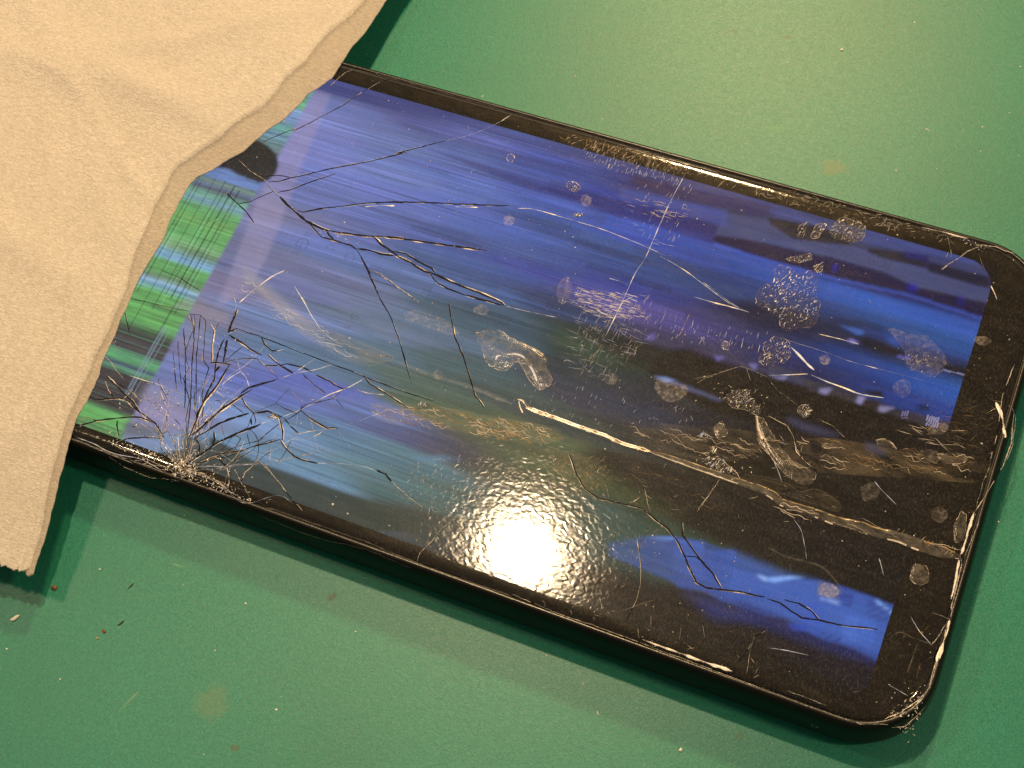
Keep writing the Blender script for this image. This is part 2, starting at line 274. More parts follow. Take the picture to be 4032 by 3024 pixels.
  ('s',0.203,1,[(61.04,37.13),(61.86,36.15),(62.48,34.68),(62.98,33.19)]),
  ('s',0.18,1,[(62.3,34.07),(62.28,33.09)]),
  ('s',0.27,1,[(66.47,36.63),(65.64,35.92),(64.91,35.25),(64.15,33.88),(63.32,32.76),(62.14,30.83)]),
  ('t',0.135,1,[(66.12,35.81),(67.08,34.21),(68.01,32.74)]),
  ('l',0.158,1,[(69.45,30.52),(70.11,29.67),(70.82,28.58)]),
  ('t',0.09,1,[(66.7,36.15),(69.09,36.43),(71.26,36.63)]),
  ('s',0.203,1,[(10.84,-29.34),(9.46,-31.54),(8.98,-33.65),(8.1,-35.88),(8.16,-37.05)]),
  ('s',0.36,1,[(74.73,12.51),(76.09,10.49),(77.15,7.88)]),
  ('s',0.203,1,[(76.36,12.85),(77.87,11.88),(78.48,7.62),(78.26,5.09)]),
  ('t',0.18,1,[(75.65,19.24),(75.23,13.96),(76.07,7.99),(76.12,3.58)]),
  ('s',0.158,1,[(-46.68,-37.27),(-42.14,-37.44),(-39.51,-37.52),(-36.34,-37.66)]),
  ('v',0.158,1,[(-16.66,-37.0),(-9.4,-36.92),(0.1,-36.81),(8.2,-37.15),(14.18,-37.17),(22.21,-36.96)]),
  ('v',0.113,1,[(-16.08,-38.15),(-7.52,-38.3),(1.02,-37.79),(7.63,-37.96)]),
  ('t',0.158,1,[(22.13,-36.76),(26.65,-36.91),(31.12,-37.05)]),
  ('s',0.18,1,[(27.85,-37.14),(33.25,-36.93),(40.84,-36.99),(48.28,-37.05),(57.87,-37.21)]),
  ('s',0.225,1,[(57.84,-37.11),(62.99,-37.29),(69.97,-37.16),(73.19,-35.92)]),
  ('s',0.158,1,[(60.27,-36.4),(62.9,-36.36),(65.37,-36.49)]),
  ('s',0.45,1,[(72.67,-35.49),(74.25,-34.05),(75.67,-32.03),(76.61,-30.4)]),
  ('s',0.36,1,[(73.96,-35.84),(75.33,-35.1),(76.39,-33.23),(77.1,-31.48)]),
  ('s',0.248,1,[(76.69,-29.94),(76.65,-27.6),(76.72,-25.63),(76.87,-23.17),(76.78,-20.56),(76.9,-18.74)]),
  ('s',0.203,1,[(75.52,-24.12),(76.18,-22.11),(76.41,-20.7)]),
  ('s',0.225,1,[(76.72,-18.81),(76.42,-15.32),(76.35,-11.93),(75.94,-11.16)]),
  ('s',0.203,1,[(75.81,-11.44),(75.95,-7.21),(76.04,-4.36)]),
  ('s',0.225,1,[(76.32,-11.02),(76.66,-8.35),(76.89,-5.23)]),
  ('s',0.18,1,[(76.02,-3.44),(76.02,0.63),(76.31,3.65)]),
  ('s',0.113,1,[(36.26,37.76),(43.46,37.71),(50.52,37.81),(54.71,37.81)]),
  ('s',0.158,1,[(57.64,37.24),(61.04,37.42),(64.45,37.46),(66.31,37.26)]),
  ('s',0.27,1,[(65.61,36.46),(66.79,37.15),(68.52,37.47),(71.32,37.04)]),
  ('s',0.225,1,[(11.2,36.49),(13.71,36.57),(16.25,36.51),(19.45,36.68),(21.69,36.69),(24.41,36.71),(26.14,36.69)]),  # warm glint on the far glass edge, drawn as pale flecks
  ('v',0.113,1,[(-37.57,36.97),(-31.34,37.38),(-23.14,37.48),(-8.07,37.36)]),  # brown highlight lines of the far rim, drawn as thin ribbons
  ('v',0.09,1,[(-8.06,37.36),(-0.23,37.46),(10.27,36.94)]),
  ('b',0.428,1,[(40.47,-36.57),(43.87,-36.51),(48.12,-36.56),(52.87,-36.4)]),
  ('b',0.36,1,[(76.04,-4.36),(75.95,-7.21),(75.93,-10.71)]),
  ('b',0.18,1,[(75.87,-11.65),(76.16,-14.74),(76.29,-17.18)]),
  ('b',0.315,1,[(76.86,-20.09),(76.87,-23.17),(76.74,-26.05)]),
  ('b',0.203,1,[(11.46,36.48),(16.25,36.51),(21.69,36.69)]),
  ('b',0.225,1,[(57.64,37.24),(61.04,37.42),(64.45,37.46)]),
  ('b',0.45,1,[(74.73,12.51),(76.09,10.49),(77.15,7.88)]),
  ('t',0.27,1,[(77.36,12.2),(78.17,8.01),(77.99,4.5),(77.36,1.12),(76.64,-1.78),(76.09,-4.12)]),
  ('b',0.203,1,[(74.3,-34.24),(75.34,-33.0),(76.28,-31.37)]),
  ('t',0.225,1,[(76.35,-11.93),(76.55,-15.05),(76.61,-18.4),(76.84,-22.31)]),
  ('l',0.07,1,[(25.96,11.37),(26.05,10.17)]),
  ('v',0.07,1,[(26.83,11.32),(26.99,9.93)]),
  ('v',0.07,1,[(27.7,11.27),(27.93,9.69)]),
  ('l',0.07,1,[(28.57,11.22),(28.87,9.45)]),
  ('v',0.07,1,[(29.44,11.17),(29.53,9.98)]),
  ('v',0.07,1,[(30.31,11.13),(30.46,9.74)]),
  ('l',0.07,1,[(31.17,11.08),(31.39,9.5)]),
  ('v',0.07,1,[(32.03,11.03),(32.31,9.26)]),
  ('v',0.07,1,[(32.89,10.98),(32.97,9.79)]),
  ('l',0.07,1,[(33.75,10.93),(33.9,9.55)]),
  ('v',0.07,1,[(34.61,10.88),(34.82,9.31)]),
  ('v',0.07,1,[(35.47,10.83),(35.73,9.07)]),
  ('l',0.07,1,[(36.32,10.79),(36.39,9.6)]),
  ('v',0.07,1,[(37.17,10.74),(37.3,9.36)]),
  ('v',0.07,1,[(38.02,10.69),(38.22,9.13)]),
  ('l',0.07,1,[(38.87,10.64),(39.12,8.89)]),
  ('v',0.07,1,[(39.72,10.59),(39.78,9.41)]),
  ('v',0.07,1,[(40.56,10.55),(40.68,9.18)]),
  ('l',0.07,1,[(41.4,10.5),(41.59,8.94)]),
  ('s',0.36,1,[(44.77,-1.07),(45.56,-2.89),(46.75,-4.55),(48.61,-6.24),(49.97,-7.21)]),  # glow along the oval blister, drawn as parallel rows of pale chips
  ('s',0.45,1,[(45.08,-1.41),(46.41,-3.48),(47.84,-5.05),(49.4,-6.25)]),
  ('s',0.27,1,[(44.97,-1.9),(46.23,-4.15),(47.57,-5.44)]),
  ('s',0.203,1,[(46.32,-3.22),(47.58,-4.25),(49.15,-5.46),(50.42,-6.17)]),
  ('v',0.113,1,[(45.49,-9.58),(48.47,-9.08),(51.29,-8.92),(53.28,-9.49),(55.28,-8.47),(56.83,-8.48),(58.77,-9.34)]),
  ('v',0.113,1,[(46.2,-10.93),(50.03,-10.68),(53.87,-10.57),(57.07,-10.54),(59.04,-10.24)]),
  ('t',0.113,1,[(54.36,-9.67),(56.22,-9.85),(59.04,-10.24)]),
  ('v',0.113,1,[(46.32,-11.32),(51.56,-11.42),(55.38,-11.3),(59.35,-11.26)]),
 ],
 'crease': [
  [(13.54,-10.41),(17.34,-10.47),(21.85,-10.63),(25.58,-10.68),(27.98,-10.95),(32.5,-10.82)],
  [(32.5,-10.82),(34.74,-10.75),(39.27,-10.84),(43.75,-10.93),(49.47,-11.03),(51.9,-11.81),(56.62,-11.75),(59.44,-11.89),(62.5,-11.48),(64.65,-11.62),(67.71,-11.31),(70.86,-11.43),(75.76,-11.23)],
 ],
 'bubbles': [
  ('c',[(39.47,22.89),(40.23,24.04),(41.47,24.25),(42.89,23.86),(44.22,24.32),(45.37,24.5),(46.58,20.54),(47.4,19.95),(48.2,17.0),(47.68,15.43),(45.75,14.64),(44.75,13.76),(43.4,14.02),(42.52,15.64),(41.63,15.54),(39.44,16.07),(38.35,17.43),(38.67,20.17),(39.71,20.98)]),
  ('c',[(44.94,32.66),(45.73,34.07),(46.33,35.2),(48.84,34.92),(49.81,34.12),(50.01,32.15),(48.52,30.95),(46.85,30.94),(45.86,31.16)]),
  ('c',[(42.95,32.43),(44.5,33.19),(44.26,31.51),(43.89,30.25),(42.88,29.9)]),
  ('c',[(40.55,31.37),(41.55,32.4),(41.83,30.9),(41.8,29.76),(41.13,29.52)]),
  ('c',[(40.58,25.28),(42.69,26.91),(43.69,27.26),(44.11,26.51),(43.73,25.93),(42.12,25.14)]),
  ('c',[(44.65,25.36),(45.8,26.43),(46.23,25.02),(45.65,24.49)]),
  ('r',[(57.64,18.72),(58.95,19.26),(61.55,19.47),(63.6,19.72),(64.9,18.76),(66.32,17.39),(66.57,15.46),(65.99,13.72),(64.33,13.12),(62.43,13.37),(61.45,14.57),(60.85,16.23),(59.49,17.32)]),
  ('r',[(63.22,10.81),(63.31,10.18),(63.06,9.62),(62.73,9.12),(62.18,9.05),(61.68,9.18),(61.2,9.44),(60.83,9.95),(60.73,10.64),(61.07,11.19),(61.48,11.57),(61.97,11.79),(62.53,11.79),(63.02,11.43)]),
  ('r',[(51.49,11.33),(51.49,10.95),(51.37,10.62),(51.16,10.35),(50.86,10.21),(50.53,10.27),(50.21,10.44),(50.05,10.81),(50.03,11.21),(50.12,11.58),(50.38,11.81),(50.69,11.95),(51.05,11.95),(51.3,11.65)]),
  ('c',[(51.32,2.65),(51.41,2.21),(51.27,1.79),(50.96,1.54),(50.62,1.28),(50.24,1.47),(49.9,1.69),(49.62,2.03),(49.53,2.52),(49.71,2.96),(50.03,3.23),(50.4,3.48),(50.81,3.3),(51.12,3.02)]),
  ('c',[(45.81,10.71),(46.06,9.59),(45.66,8.7),(45.1,8.11),(44.42,7.7),(43.6,7.93),(42.91,8.6),(42.39,9.49),(42.01,10.61),(42.52,11.46),(42.91,12.36),(43.75,12.42),(44.58,12.35),(45.38,11.76)]),
  ('r',[(29.21,0.3),(33.03,0.62),(34.25,-0.24),(33.1,-2.21),(31.71,-2.84),(30.16,-1.71)]),
  ('o',[(12.7,9.56),(12.71,8.57),(12.63,7.76),(12.38,7.18),(11.93,7.18),(11.44,7.61),(10.95,8.22),(10.49,9.19),(10.41,10.27),(10.56,11.06),(10.88,11.46),(11.24,11.94),(11.82,11.5),(12.35,10.66)]),
  ('r',[(24.27,-1.73),(24.21,-2.16),(24.17,-2.6),(23.83,-2.88),(23.42,-3.05),(23.0,-2.95),(22.65,-2.72),(22.42,-2.39),(22.19,-1.97),(22.4,-1.54),(22.74,-1.25),(23.16,-1.02),(23.59,-1.23),(24.04,-1.33)]),
  ('o',[(37.4,8.78),(37.46,8.45),(37.41,8.1),(37.13,7.96),(36.88,7.82),(36.6,7.91),(36.37,8.09),(36.2,8.36),(36.09,8.68),(36.26,8.95),(36.39,9.25),(36.69,9.32),(36.99,9.29),(37.25,9.09)]),
  ('c',[(39.11,-5.91),(39.16,-6.13),(39.09,-6.38),(38.83,-6.52),(38.58,-6.66),(38.32,-6.59),(38.11,-6.49),(37.89,-6.35),(37.94,-6.09),(38.01,-5.84),(38.26,-5.69),(38.52,-5.62),(38.79,-5.6),(38.98,-5.73)]),
  ('o',[(41.36,-4.08),(41.53,-4.6),(41.33,-5.03),(41.07,-5.34),(40.73,-5.55),(40.31,-5.52),(39.95,-5.15),(39.68,-4.69),(39.55,-4.14),(39.81,-3.75),(39.96,-3.27),(40.38,-3.28),(40.78,-3.3),(41.09,-3.69)]),
  ('c',[(43.6,8.86),(43.8,8.34),(43.65,7.83),(43.35,7.46),(42.93,7.3),(42.51,7.53),(42.04,7.68),(41.84,8.24),(41.81,8.77),(41.88,9.29),(42.18,9.66),(42.59,9.84),(43.06,9.77),(43.4,9.34)]),
  ('c',[(40.91,-7.51),(40.89,-7.72),(40.89,-7.93),(40.74,-8.02),(40.59,-8.06),(40.43,-8.06),(40.29,-7.94),(40.19,-7.77),(40.14,-7.57),(40.21,-7.4),(40.29,-7.22),(40.46,-7.15),(40.63,-7.26),(40.8,-7.32)]),
  ('o',[(2.18,-1.55),(4.82,-0.21),(7.13,-0.48),(9.88,-0.72),(12.66,-1.62),(13.72,-3.39),(14.87,-5.09),(14.27,-6.89),(12.26,-6.03),(10.27,-4.08),(9.33,-4.15),(8.23,-6.14),(5.64,-5.73),(3.72,-3.46)]),
  ('r',[(-9.55,-2.11),(-7.58,-0.86),(-3.8,-0.91),(-1.23,-1.66),(-0.3,-2.7),(-2.76,-3.3),(-6.63,-3.02),(-8.58,-3.16)]),
  ('o',[(44.29,-0.64),(45.54,-0.79),(47.47,-2.65),(49.6,-4.4),(51.95,-6.05),(53.87,-6.38),(54.64,-5.95),(54.81,-6.91),(54.39,-8.07),(53.23,-8.5),(51.82,-8.14),(49.61,-6.91),(47.61,-5.57),(46.12,-4.63),(45.28,-2.85)]),
  ('c',[(39.23,0.44),(40.51,2.28),(41.72,2.72),(43.26,1.73),(44.75,0.44),(44.37,-0.46),(42.67,-0.16),(40.77,-0.54)]),
  ('c',[(39.08,-9.42),(40.22,-8.85),(41.85,-8.56),(43.1,-9.13),(44.83,-9.97),(44.77,-10.58),(42.79,-10.57),(40.9,-10.08)]),
  ('r',[(63.59,-5.85),(63.45,-6.51),(63.39,-7.15),(62.89,-7.46),(62.41,-7.83),(61.84,-7.68),(61.44,-7.24),(61.2,-6.73),(60.93,-6.12),(61.29,-5.59),(61.69,-5.2),(62.17,-4.87),(62.72,-5.04),(63.18,-5.37)]),
  ('o',[(72.71,-15.0),(72.92,-15.64),(72.75,-16.32),(72.23,-16.6),(71.75,-16.88),(71.2,-16.83),(70.76,-16.4),(70.57,-15.8),(70.5,-15.19),(70.51,-14.49),(70.99,-14.09),(71.52,-13.91),(72.06,-14.01),(72.47,-14.45)]),
  ('o',[(75.53,-7.03),(75.63,-8.1),(75.54,-9.03),(75.24,-9.4),(74.91,-9.44),(74.55,-9.14),(74.24,-8.35),(73.98,-7.33),(74.03,-6.3),(74.15,-5.51),(74.31,-4.66),(74.7,-4.93),(75.07,-5.07),(75.35,-6.04)]),
  ('r',[(72.89,-5.87),(72.93,-6.42),(72.61,-6.87),(72.32,-7.33),(71.81,-7.35),(71.36,-7.32),(70.88,-7.17),(70.77,-6.65),(70.71,-6.17),(70.93,-5.71),(71.25,-5.32),(71.72,-5.06),(72.18,-5.25),(72.55,-5.5)]),
  ('r',[(71.74,21.62),(71.66,21.31),(71.4,21.0),(70.97,20.72),(70.39,20.56),(69.88,20.63),(69.6,20.85),(69.22,21.05),(69.5,21.4),(69.64,21.75),(70.2,21.94),(70.74,22.14),(71.23,22.05),(71.68,21.93)]),
  ('r',[(9.9,25.62),(9.92,25.17),(9.88,24.74),(9.67,24.36),(9.24,24.31),(8.83,24.34),(8.51,24.69),(8.15,25.02),(8.13,25.51),(8.22,25.95),(8.49,26.27),(8.88,26.39),(9.27,26.2),(9.72,26.1)]),
  ('c',[(7.42,27.04),(7.19,26.74),(7.06,26.4),(6.6,26.26),(6.08,26.25),(5.68,26.51),(5.3,26.75),(5.18,27.08),(5.15,27.44),(5.44,27.73),(5.9,27.88),(6.42,27.84),(6.9,27.68),(7.29,27.4)]),
  ('c',[(9.52,22.68),(9.55,22.52),(9.39,22.34),(9.21,22.15),(8.89,22.1),(8.59,22.02),(8.33,22.08),(8.21,22.23),(8.26,22.42),(8.4,22.61),(8.63,22.77),(8.91,22.84),(9.2,22.88),(9.48,22.86)]),
  ('r',[(2.34,2.64),(2.37,2.27),(2.29,1.86),(1.86,1.6),(1.41,1.41),(0.91,1.41),(0.38,1.49),(0.22,1.89),(0.05,2.29),(0.42,2.66),(0.68,3.07),(1.23,3.12),(1.76,3.23),(2.14,2.97)]),
  ('r',[(0.19,-9.55),(0.27,-9.88),(0.18,-10.18),(0.02,-10.45),(-0.3,-10.5),(-0.62,-10.49),(-0.95,-10.35),(-1.09,-10.01),(-1.21,-9.68),(-1.14,-9.34),(-0.95,-9.05),(-0.6,-9.05),(-0.27,-9.01),(0.01,-9.25)]),
  ('o',[(-4.29,29.09),(-4.27,28.79),(-4.32,28.52),(-4.42,28.23),(-4.72,28.23),(-4.99,28.3),(-5.22,28.47),(-5.44,28.7),(-5.46,29.01),(-5.48,29.35),(-5.25,29.51),(-4.99,29.56),(-4.71,29.55),(-4.43,29.41)]),
  ('r',[(0.12,18.42),(0.17,17.97),(0.0,17.63),(-0.22,17.37),(-0.53,17.2),(-0.92,17.24),(-1.3,17.45),(-1.54,17.84),(-1.65,18.29),(-1.49,18.67),(-1.22,18.91),(-0.92,19.15),(-0.53,18.95),(-0.12,18.82)]),
  ('r',[(62.57,-21.51),(62.44,-21.98),(62.14,-22.43),(61.53,-22.64),(60.92,-22.77),(60.28,-22.71),(59.91,-22.34),(59.78,-21.91),(59.82,-21.46),(60.17,-21.05),(60.67,-20.69),(61.35,-20.58),(61.93,-20.77),(62.38,-21.07)]),
  ('o',[(63.4,1.38),(63.32,1.09),(63.13,0.76),(62.6,0.62),(62.05,0.46),(61.55,0.59),(61.16,0.79),(61.14,1.11),(61.05,1.43),(61.37,1.75),(61.95,1.86),(62.49,2.03),(62.93,1.84),(63.31,1.67)]),
  ('r',[(69.92,1.84),(69.63,1.34),(69.37,0.86),(68.74,0.54),(68.04,0.29),(67.41,0.43),(66.78,0.59),(66.78,1.09),(66.8,1.53),(67.08,2.01),(67.71,2.32),(68.39,2.5),(69.12,2.54),(69.59,2.24)]),
  ('o',[(73.15,2.76),(72.95,2.33),(72.52,1.92),(71.94,1.53),(71.12,1.28),(70.36,1.32),(69.8,1.53),(69.48,1.88),(69.58,2.35),(70.21,2.77),(70.83,3.13),(71.6,3.24),(72.4,3.36),(72.78,3.05)]),
  ('o',[(56.2,-1.32),(56.18,-1.51),(56.03,-1.73),(55.58,-1.9),(55.11,-2.04),(54.67,-2.05),(54.31,-1.98),(54.31,-1.78),(54.29,-1.59),(54.56,-1.37),(54.98,-1.22),(55.42,-1.05),(55.78,-1.11),(56.16,-1.14)]),
  ('r',[(69.59,6.74),(69.55,6.31),(69.34,5.85),(68.95,5.36),(68.35,5.12),(67.84,4.95),(67.25,4.81),(67.11,5.16),(67.05,5.52),(67.33,5.99),(67.71,6.43),(68.24,6.87),(68.84,7.05),(69.28,6.96)]),
  ('c',[(0.51,-14.59),(0.49,-14.77),(0.2,-14.97),(-0.1,-15.14),(-0.45,-15.26),(-0.79,-15.32),(-1.11,-15.33),(-1.23,-15.21),(-1.28,-15.06),(-1.08,-14.85),(-0.74,-14.66),(-0.35,-14.54),(0.05,-14.44),(0.25,-14.53)]),
 ],
 'S': [
  ((-34.53,33.12),'#2e3a86'),
  ((-23.51,34.36),'#2c3a84'),
  ((-7.11,33.64),'#3a4c94'),
  ((8.42,33.77),'#3b4788'),
  ((23.47,33.89),'#474a84'),
  ((38.32,33.22),'#34407e'),
  ((49.04,33.02),'#34406f'),
  ((59.31,33.6),'#2c3570'),
  ((65.45,33.63),'#3b4272'),
  ((-32.95,29.75),'#5a6cb8'),
  ((-21.92,30.75),'#3a4284'),
  ((-13.73,30.47),'#4a5aa8'),
  ((2.08,30.24),'#33499c'),
  ((16.8,31.61),'#2b3580'),
  ((22.31,30.81),'#3a2f60'),
  ((31.94,30.58),'#2e3568'),
  ((42.93,29.87),'#1c1a38'),
  ((53.33,30.25),'#2a2d58'),
  ((63.56,30.47),'#201c4c'),
  ((37.69,30.65),'#241f48'),
  ((-36.48,26.63),'#6a78c8'),
  ((-24.27,26.92),'#5870b4'),
  ((-12.34,27.19),'#4d66b4'),
  ((-0.69,27.46),'#3c55b0'),
  ((10.99,26.93),'#2c3fa0'),
  ((22.38,26.41),'#26328c'),
  ((29.46,27.11),'#1b1e60'),
  ((36.27,28.34),'#3d4a86'),
  ((46.89,28.43),'#424d85'),
  ((57.16,28.9),'#4a527f'),
  ((66.05,28.7),'#454a78'),
  ((39.91,28.14),'#424e8a'),
  ((33.35,26.3),'#161232'),
  ((44.06,26.18),'#141038'),
  ((54.52,26.07),'#17103a'),
  ((64.65,26.33),'#120c36'),
  ((68.81,25.77),'#1a1640'),
  ((22.1,27.2),'#1c1c58'),
  ((-33.74,20.88),'#6372c4'),
  ((-21.71,21.23),'#5a70bc'),
  ((-10.29,22.36),'#4c66bc'),
  ((4.9,23.05),'#3956b0'),
  ((19.93,22.95),'#3049b0'),
  ((31.02,22.49),'#2a48a8'),
  ((41.88,21.89),'#2c50b0'),
  ((55.59,22.33),'#2f5cb8'),
  ((67.59,22.76),'#3560c0'),
  ((26.73,24.43),'#3350b8'),
  ((36.46,23.36),'#3050b4'),
  ((-31.06,15.27),'#5a6cc0'),
  ((-19.56,16.46),'#4f63b4'),
  ((-8.28,17.63),'#4560b4'),
  ((6.73,18.38),'#324f96'),
  ((18.05,17.98),'#2f4a8e'),
  ((28.84,18.33),'#28407c'),
  ((39.14,19.43),'#243c80'),
  ((49.71,19.03),'#223e84'),
  ((59.71,19.73),'#274a90'),
  ((68.31,19.99),'#2450a0'),
  ((-34.99,6.63),'#6a6a9c'),
  ((-34.72,-0.39),'#5c6090'),
  ((-36.57,-6.27),'#706a98'),
  ((-37.03,-11.57),'#7a7098'),
  ((-36.75,-18.18),'#6e70a8'),
  ((-37.93,-21.9),'#6a78c0'),
  ((-37.64,-28.28),'#7a78a8'),
  ((-31.52,-23.67),'#6478c0'),
  ((-31.43,-16.29),'#5a74b4'),
  ((-29.59,-10.63),'#5c78b4'),
  ((-28.44,-3.42),'#5a64a0'),
  ((-26.62,5.95),'#5266b8'),
  ((-21.72,-1.06),'#6068a0'),
  ((-18.42,5.28),'#4a64a8'),
  ((-15.36,-1.39),'#5c6c94'),
  ((-10.37,4.63),'#4a6098'),
  ((-7.14,-2.69),'#46607c'),
  ((-15.01,-5.48),'#566a8c'),
  ((-24.3,-7.08),'#646ca0'),
  ((-20.29,-7.34),'#4e66a0'),
  ((-23.51,-13.47),'#46709c'),
  ((-17.59,-13.01),'#3f6488'),
  ((-12.06,-8.58),'#3e5e74'),
  ((-3.74,6.94),'#3a5a98'),
  ((-0.62,-0.39),'#3c5a70'),
  ((2.4,-7.49),'#36525c'),
  ((5.86,1.9),'#34506c'),
  ((10.87,7.83),'#2e3e6c'),
  ((10.18,-8.69),'#38484c'),
  ((-3.09,-11.86),'#40584f'),
  ((2.86,9.25),'#36529c'),
  ((-0.25,16.84),'#3f5cb4'),
  ((-21.75,-20.16),'#4c60b8'),
  ((-24.69,-20.41),'#5068c8'),
  ((-16.25,-18.99),'#5468b0'),
  ((-19.83,-17.86),'#4450b4'),
  ((-25.24,-25.4),'#6a8cc8'),
  ((-19.09,-25.55),'#5c88b4'),
  ((-13.04,-22.57),'#4a70a0'),
  ((-7.31,-18.93),'#4a62a0'),
  ((-7.99,-23.85),'#47789a'),
  ((-13.98,-28.34),'#5484a4'),
  ((-1.73,-23.12),'#467282'),
  ((1.97,-23.3),'#44707c'),
  ((-3.66,-26.87),'#4a7884'),
  ((6.75,-26.07),'#3f6668'),
  ((1.84,-27.87),'#3c6060'),
  ((-2.3,-20.24),'#454c84'),
  ((3.92,-19.53),'#403c5c'),
  ((-20.0,-29.77),'#5a88b0'),
  ((5.32,-14.37),'#46583c'),
  ((12.41,-14.14),'#4c5a40'),
  ((17.8,-9.87),'#323c40'),
  ((21.92,-2.11),'#24323e'),
  ((23.48,-6.27),'#2e3248'),
  ((31.37,-8.8),'#2e2e30'),
  ((20.43,-16.57),'#3c4832'),
  ((27.75,-17.63),'#2a3020'),
  ((33.52,-14.78),'#1c1816'),
  ((17.38,-17.68),'#485438'),
  ((24.49,-18.08),'#38482c'),
  ((10.69,-18.6),'#3a3a34'),
  ((8.16,-21.04),'#3a3840'),
  ((13.62,-20.56),'#44403c'),
  ((12.67,12.68),'#3a4c98'),
  ((8.23,14.56),'#37509a'),
  ((3.31,13.71),'#3c569e'),
  ((17.59,15.25),'#2e4690'),
  ((13.53,10.45),'#3e4a94'),
  ((17.46,9.73),'#55509a'),
  ((24.54,10.15),'#4c4494'),
  ((28.23,9.81),'#504a94'),
  ((34.54,12.04),'#403c78'),
  ((38.64,10.25),'#36336c'),
  ((34.13,7.04),'#38365c'),
  ((19.72,13.46),'#2a3488'),
  ((31.13,7.58),'#403c68'),
  ((9.41,11.54),'#3440a0'),
  ((23.48,3.25),'#20282e'),
  ((30.51,3.35),'#18161a'),
  ((36.96,4.86),'#16131a'),
  ((44.26,3.54),'#100d10'),
  ((20.59,1.41),'#223430'),
  ((15.97,2.2),'#24382f'),
  ((45.07,11.73),'#203480'),
  ((51.77,12.12),'#1c3880'),
  ((58.39,12.51),'#22429a'),
  ((67.18,11.77),'#2450b0'),
  ((64.24,15.38),'#163470'),
  ((49.26,9.25),'#1a2458'),
  ((42.21,9.91),'#1a2860'),
  ((45.97,8.87),'#191d4c'),
  ((55.77,10.01),'#1b3078'),
  ((62.59,9.36),'#203c94'),
  ((67.4,13.4),'#2450a8'),
  ((57.57,15.38),'#1a3070'),
  ((50.48,16.46),'#182c60'),
  ((41.28,12.8),'#1a1c3c'),
  ((47.04,16.46),'#16142c'),
  ((53.99,16.1),'#141420'),
  ((69.24,16.39),'#141420'),
  ((60.82,15.74),'#16203c'),
  ((50.98,3.64),'#0c090b'),
  ((60.38,5.5),'#100c10'),
  ((43.47,-4.42),'#0b0a0c'),
  ((48.39,1.17),'#0b080a'),
  ((64.5,2.47),'#0e0a08'),
  ((56.04,-2.1),'#1c1212'),
  ((50.52,-5.6),'#120e0c'),
  ((62.32,-1.3),'#140e0a'),
  ((68.35,0.16),'#120e0a'),
  ((38.61,-0.04),'#121014'),
  ((32.24,-1.55),'#262838'),
  ((36.26,-3.21),'#161620'),
  ((29.65,-4.04),'#262a44'),
  ((38.13,-8.62),'#16120c'),
  ((44.57,-7.77),'#120e08'),
  ((52.59,-12.17),'#0c090b'),
  ((40.84,-16.49),'#0e0c0c'),
  ((64.75,-9.84),'#0a0808'),
  ((47.79,-17.53),'#100e10'),
  ((60.32,-16.42),'#0c0a0e'),
  ((66.92,-17.44),'#0c0a0e'),
  ((56.49,-14.32),'#100d10'),
  ((30.16,-24.05),'#2c4c44'),
  ((32.42,-21.05),'#243c34'),
  ((32.51,-30.27),'#161418'),
  ((27.92,-27.03),'#2c3830'),
  ((15.65,-22.06),'#484c44'),
  ((13.94,-26.39),'#343630'),
  ((20.48,-25.45),'#4a4a40'),
  ((39.42,-31.16),'#120f12'),
  ((45.57,-30.22),'#100d10'),
  ((52.84,-32.88),'#0e0c0e'),
  ((59.36,-33.71),'#0a0808'),
  ((64.88,-31.62),'#0c0a1c'),
  ((12.25,-30.67),'#343c38'),
  ((34.28,-26.09),'#1c2c34'),
  ((26.66,-32.45),'#1c1a1c'),
  ((20.76,-20.93),'#545040'),
  ((25.98,-21.96),'#3c4434'),
 ],
 'GS': [
  (29.56,'#3a9a78'),
  (27.63,'#3aa060'),
  (26.21,'#6088b8'),
  (24.42,'#4878a0'),
  (22.75,'#3a9a80'),
  (21.52,'#4888a0'),
  (19.59,'#3a6c6c'),
  (17.43,'#3c5060'),
  (10.92,'#3c70b4'),
  (10.02,'#507860'),
  (8.99,'#3a5a80'),
  (8.58,'#2c4050'),
  (7.44,'#489a78'),
  (6.26,'#50909c'),
  (5.13,'#389a48'),
  (3.8,'#2f9a20'),
  (2.75,'#489c20'),
  (1.26,'#309820'),
  (-0.5,'#38a030'),
  (-2.73,'#609858'),
  (-4.33,'#4f94b0'),
  (-4.86,'#4888a8'),
  (-5.71,'#2f9c28'),
  (-7.67,'#2c9020'),
  (-8.5,'#5a9850'),
  (-9.51,'#6c9cb4'),
  (-9.77,'#508cac'),
  (-11.31,'#2f9c20'),
  (-13.23,'#2a9018'),
  (-15.38,'#2c9818'),
  (-16.57,'#248c20'),
  (-18.13,'#143020'),
  (-19.28,'#1c1820'),
  (-20.57,'#242028'),
  (-21.38,'#241c24'),
  (-22.3,'#20904c'),
  (-23.19,'#1c9848'),
  (-23.84,'#183860'),
  (-24.5,'#1c7848'),
  (-25.4,'#201828'),
  (-26.94,'#241c28'),
  (-28.99,'#201820'),
  (-30.71,'#2c2c2c'),
  (-31.49,'#38a030'),
  (-32.81,'#34a020'),
  (-33.92,'#308c28'),
  (-34.23,'#2c7820'),
 ],
 'GP': [
  (-40.38,31.53),
  (-40.23,17.73),
  (-40.69,8.2),
  (-40.48,-1.78),
  (-40.59,-15.91),
  (-40.34,-23.29),
  (-40.28,-28.17),
  (-40.22,-32.97),
  (-39.93,-35.03),
  (-45.9,-41.9),
  (-87.47,-50.51),
  (-84.03,55.51),
  (-41.62,39.79),
 ],
 'OV': [
  ([(13.94,32.56),(21.02,32.9),(35.43,33.76),(36.06,31.79),(21.72,30.9),(14.9,30.81)],'#342c58',0.75,0.12),
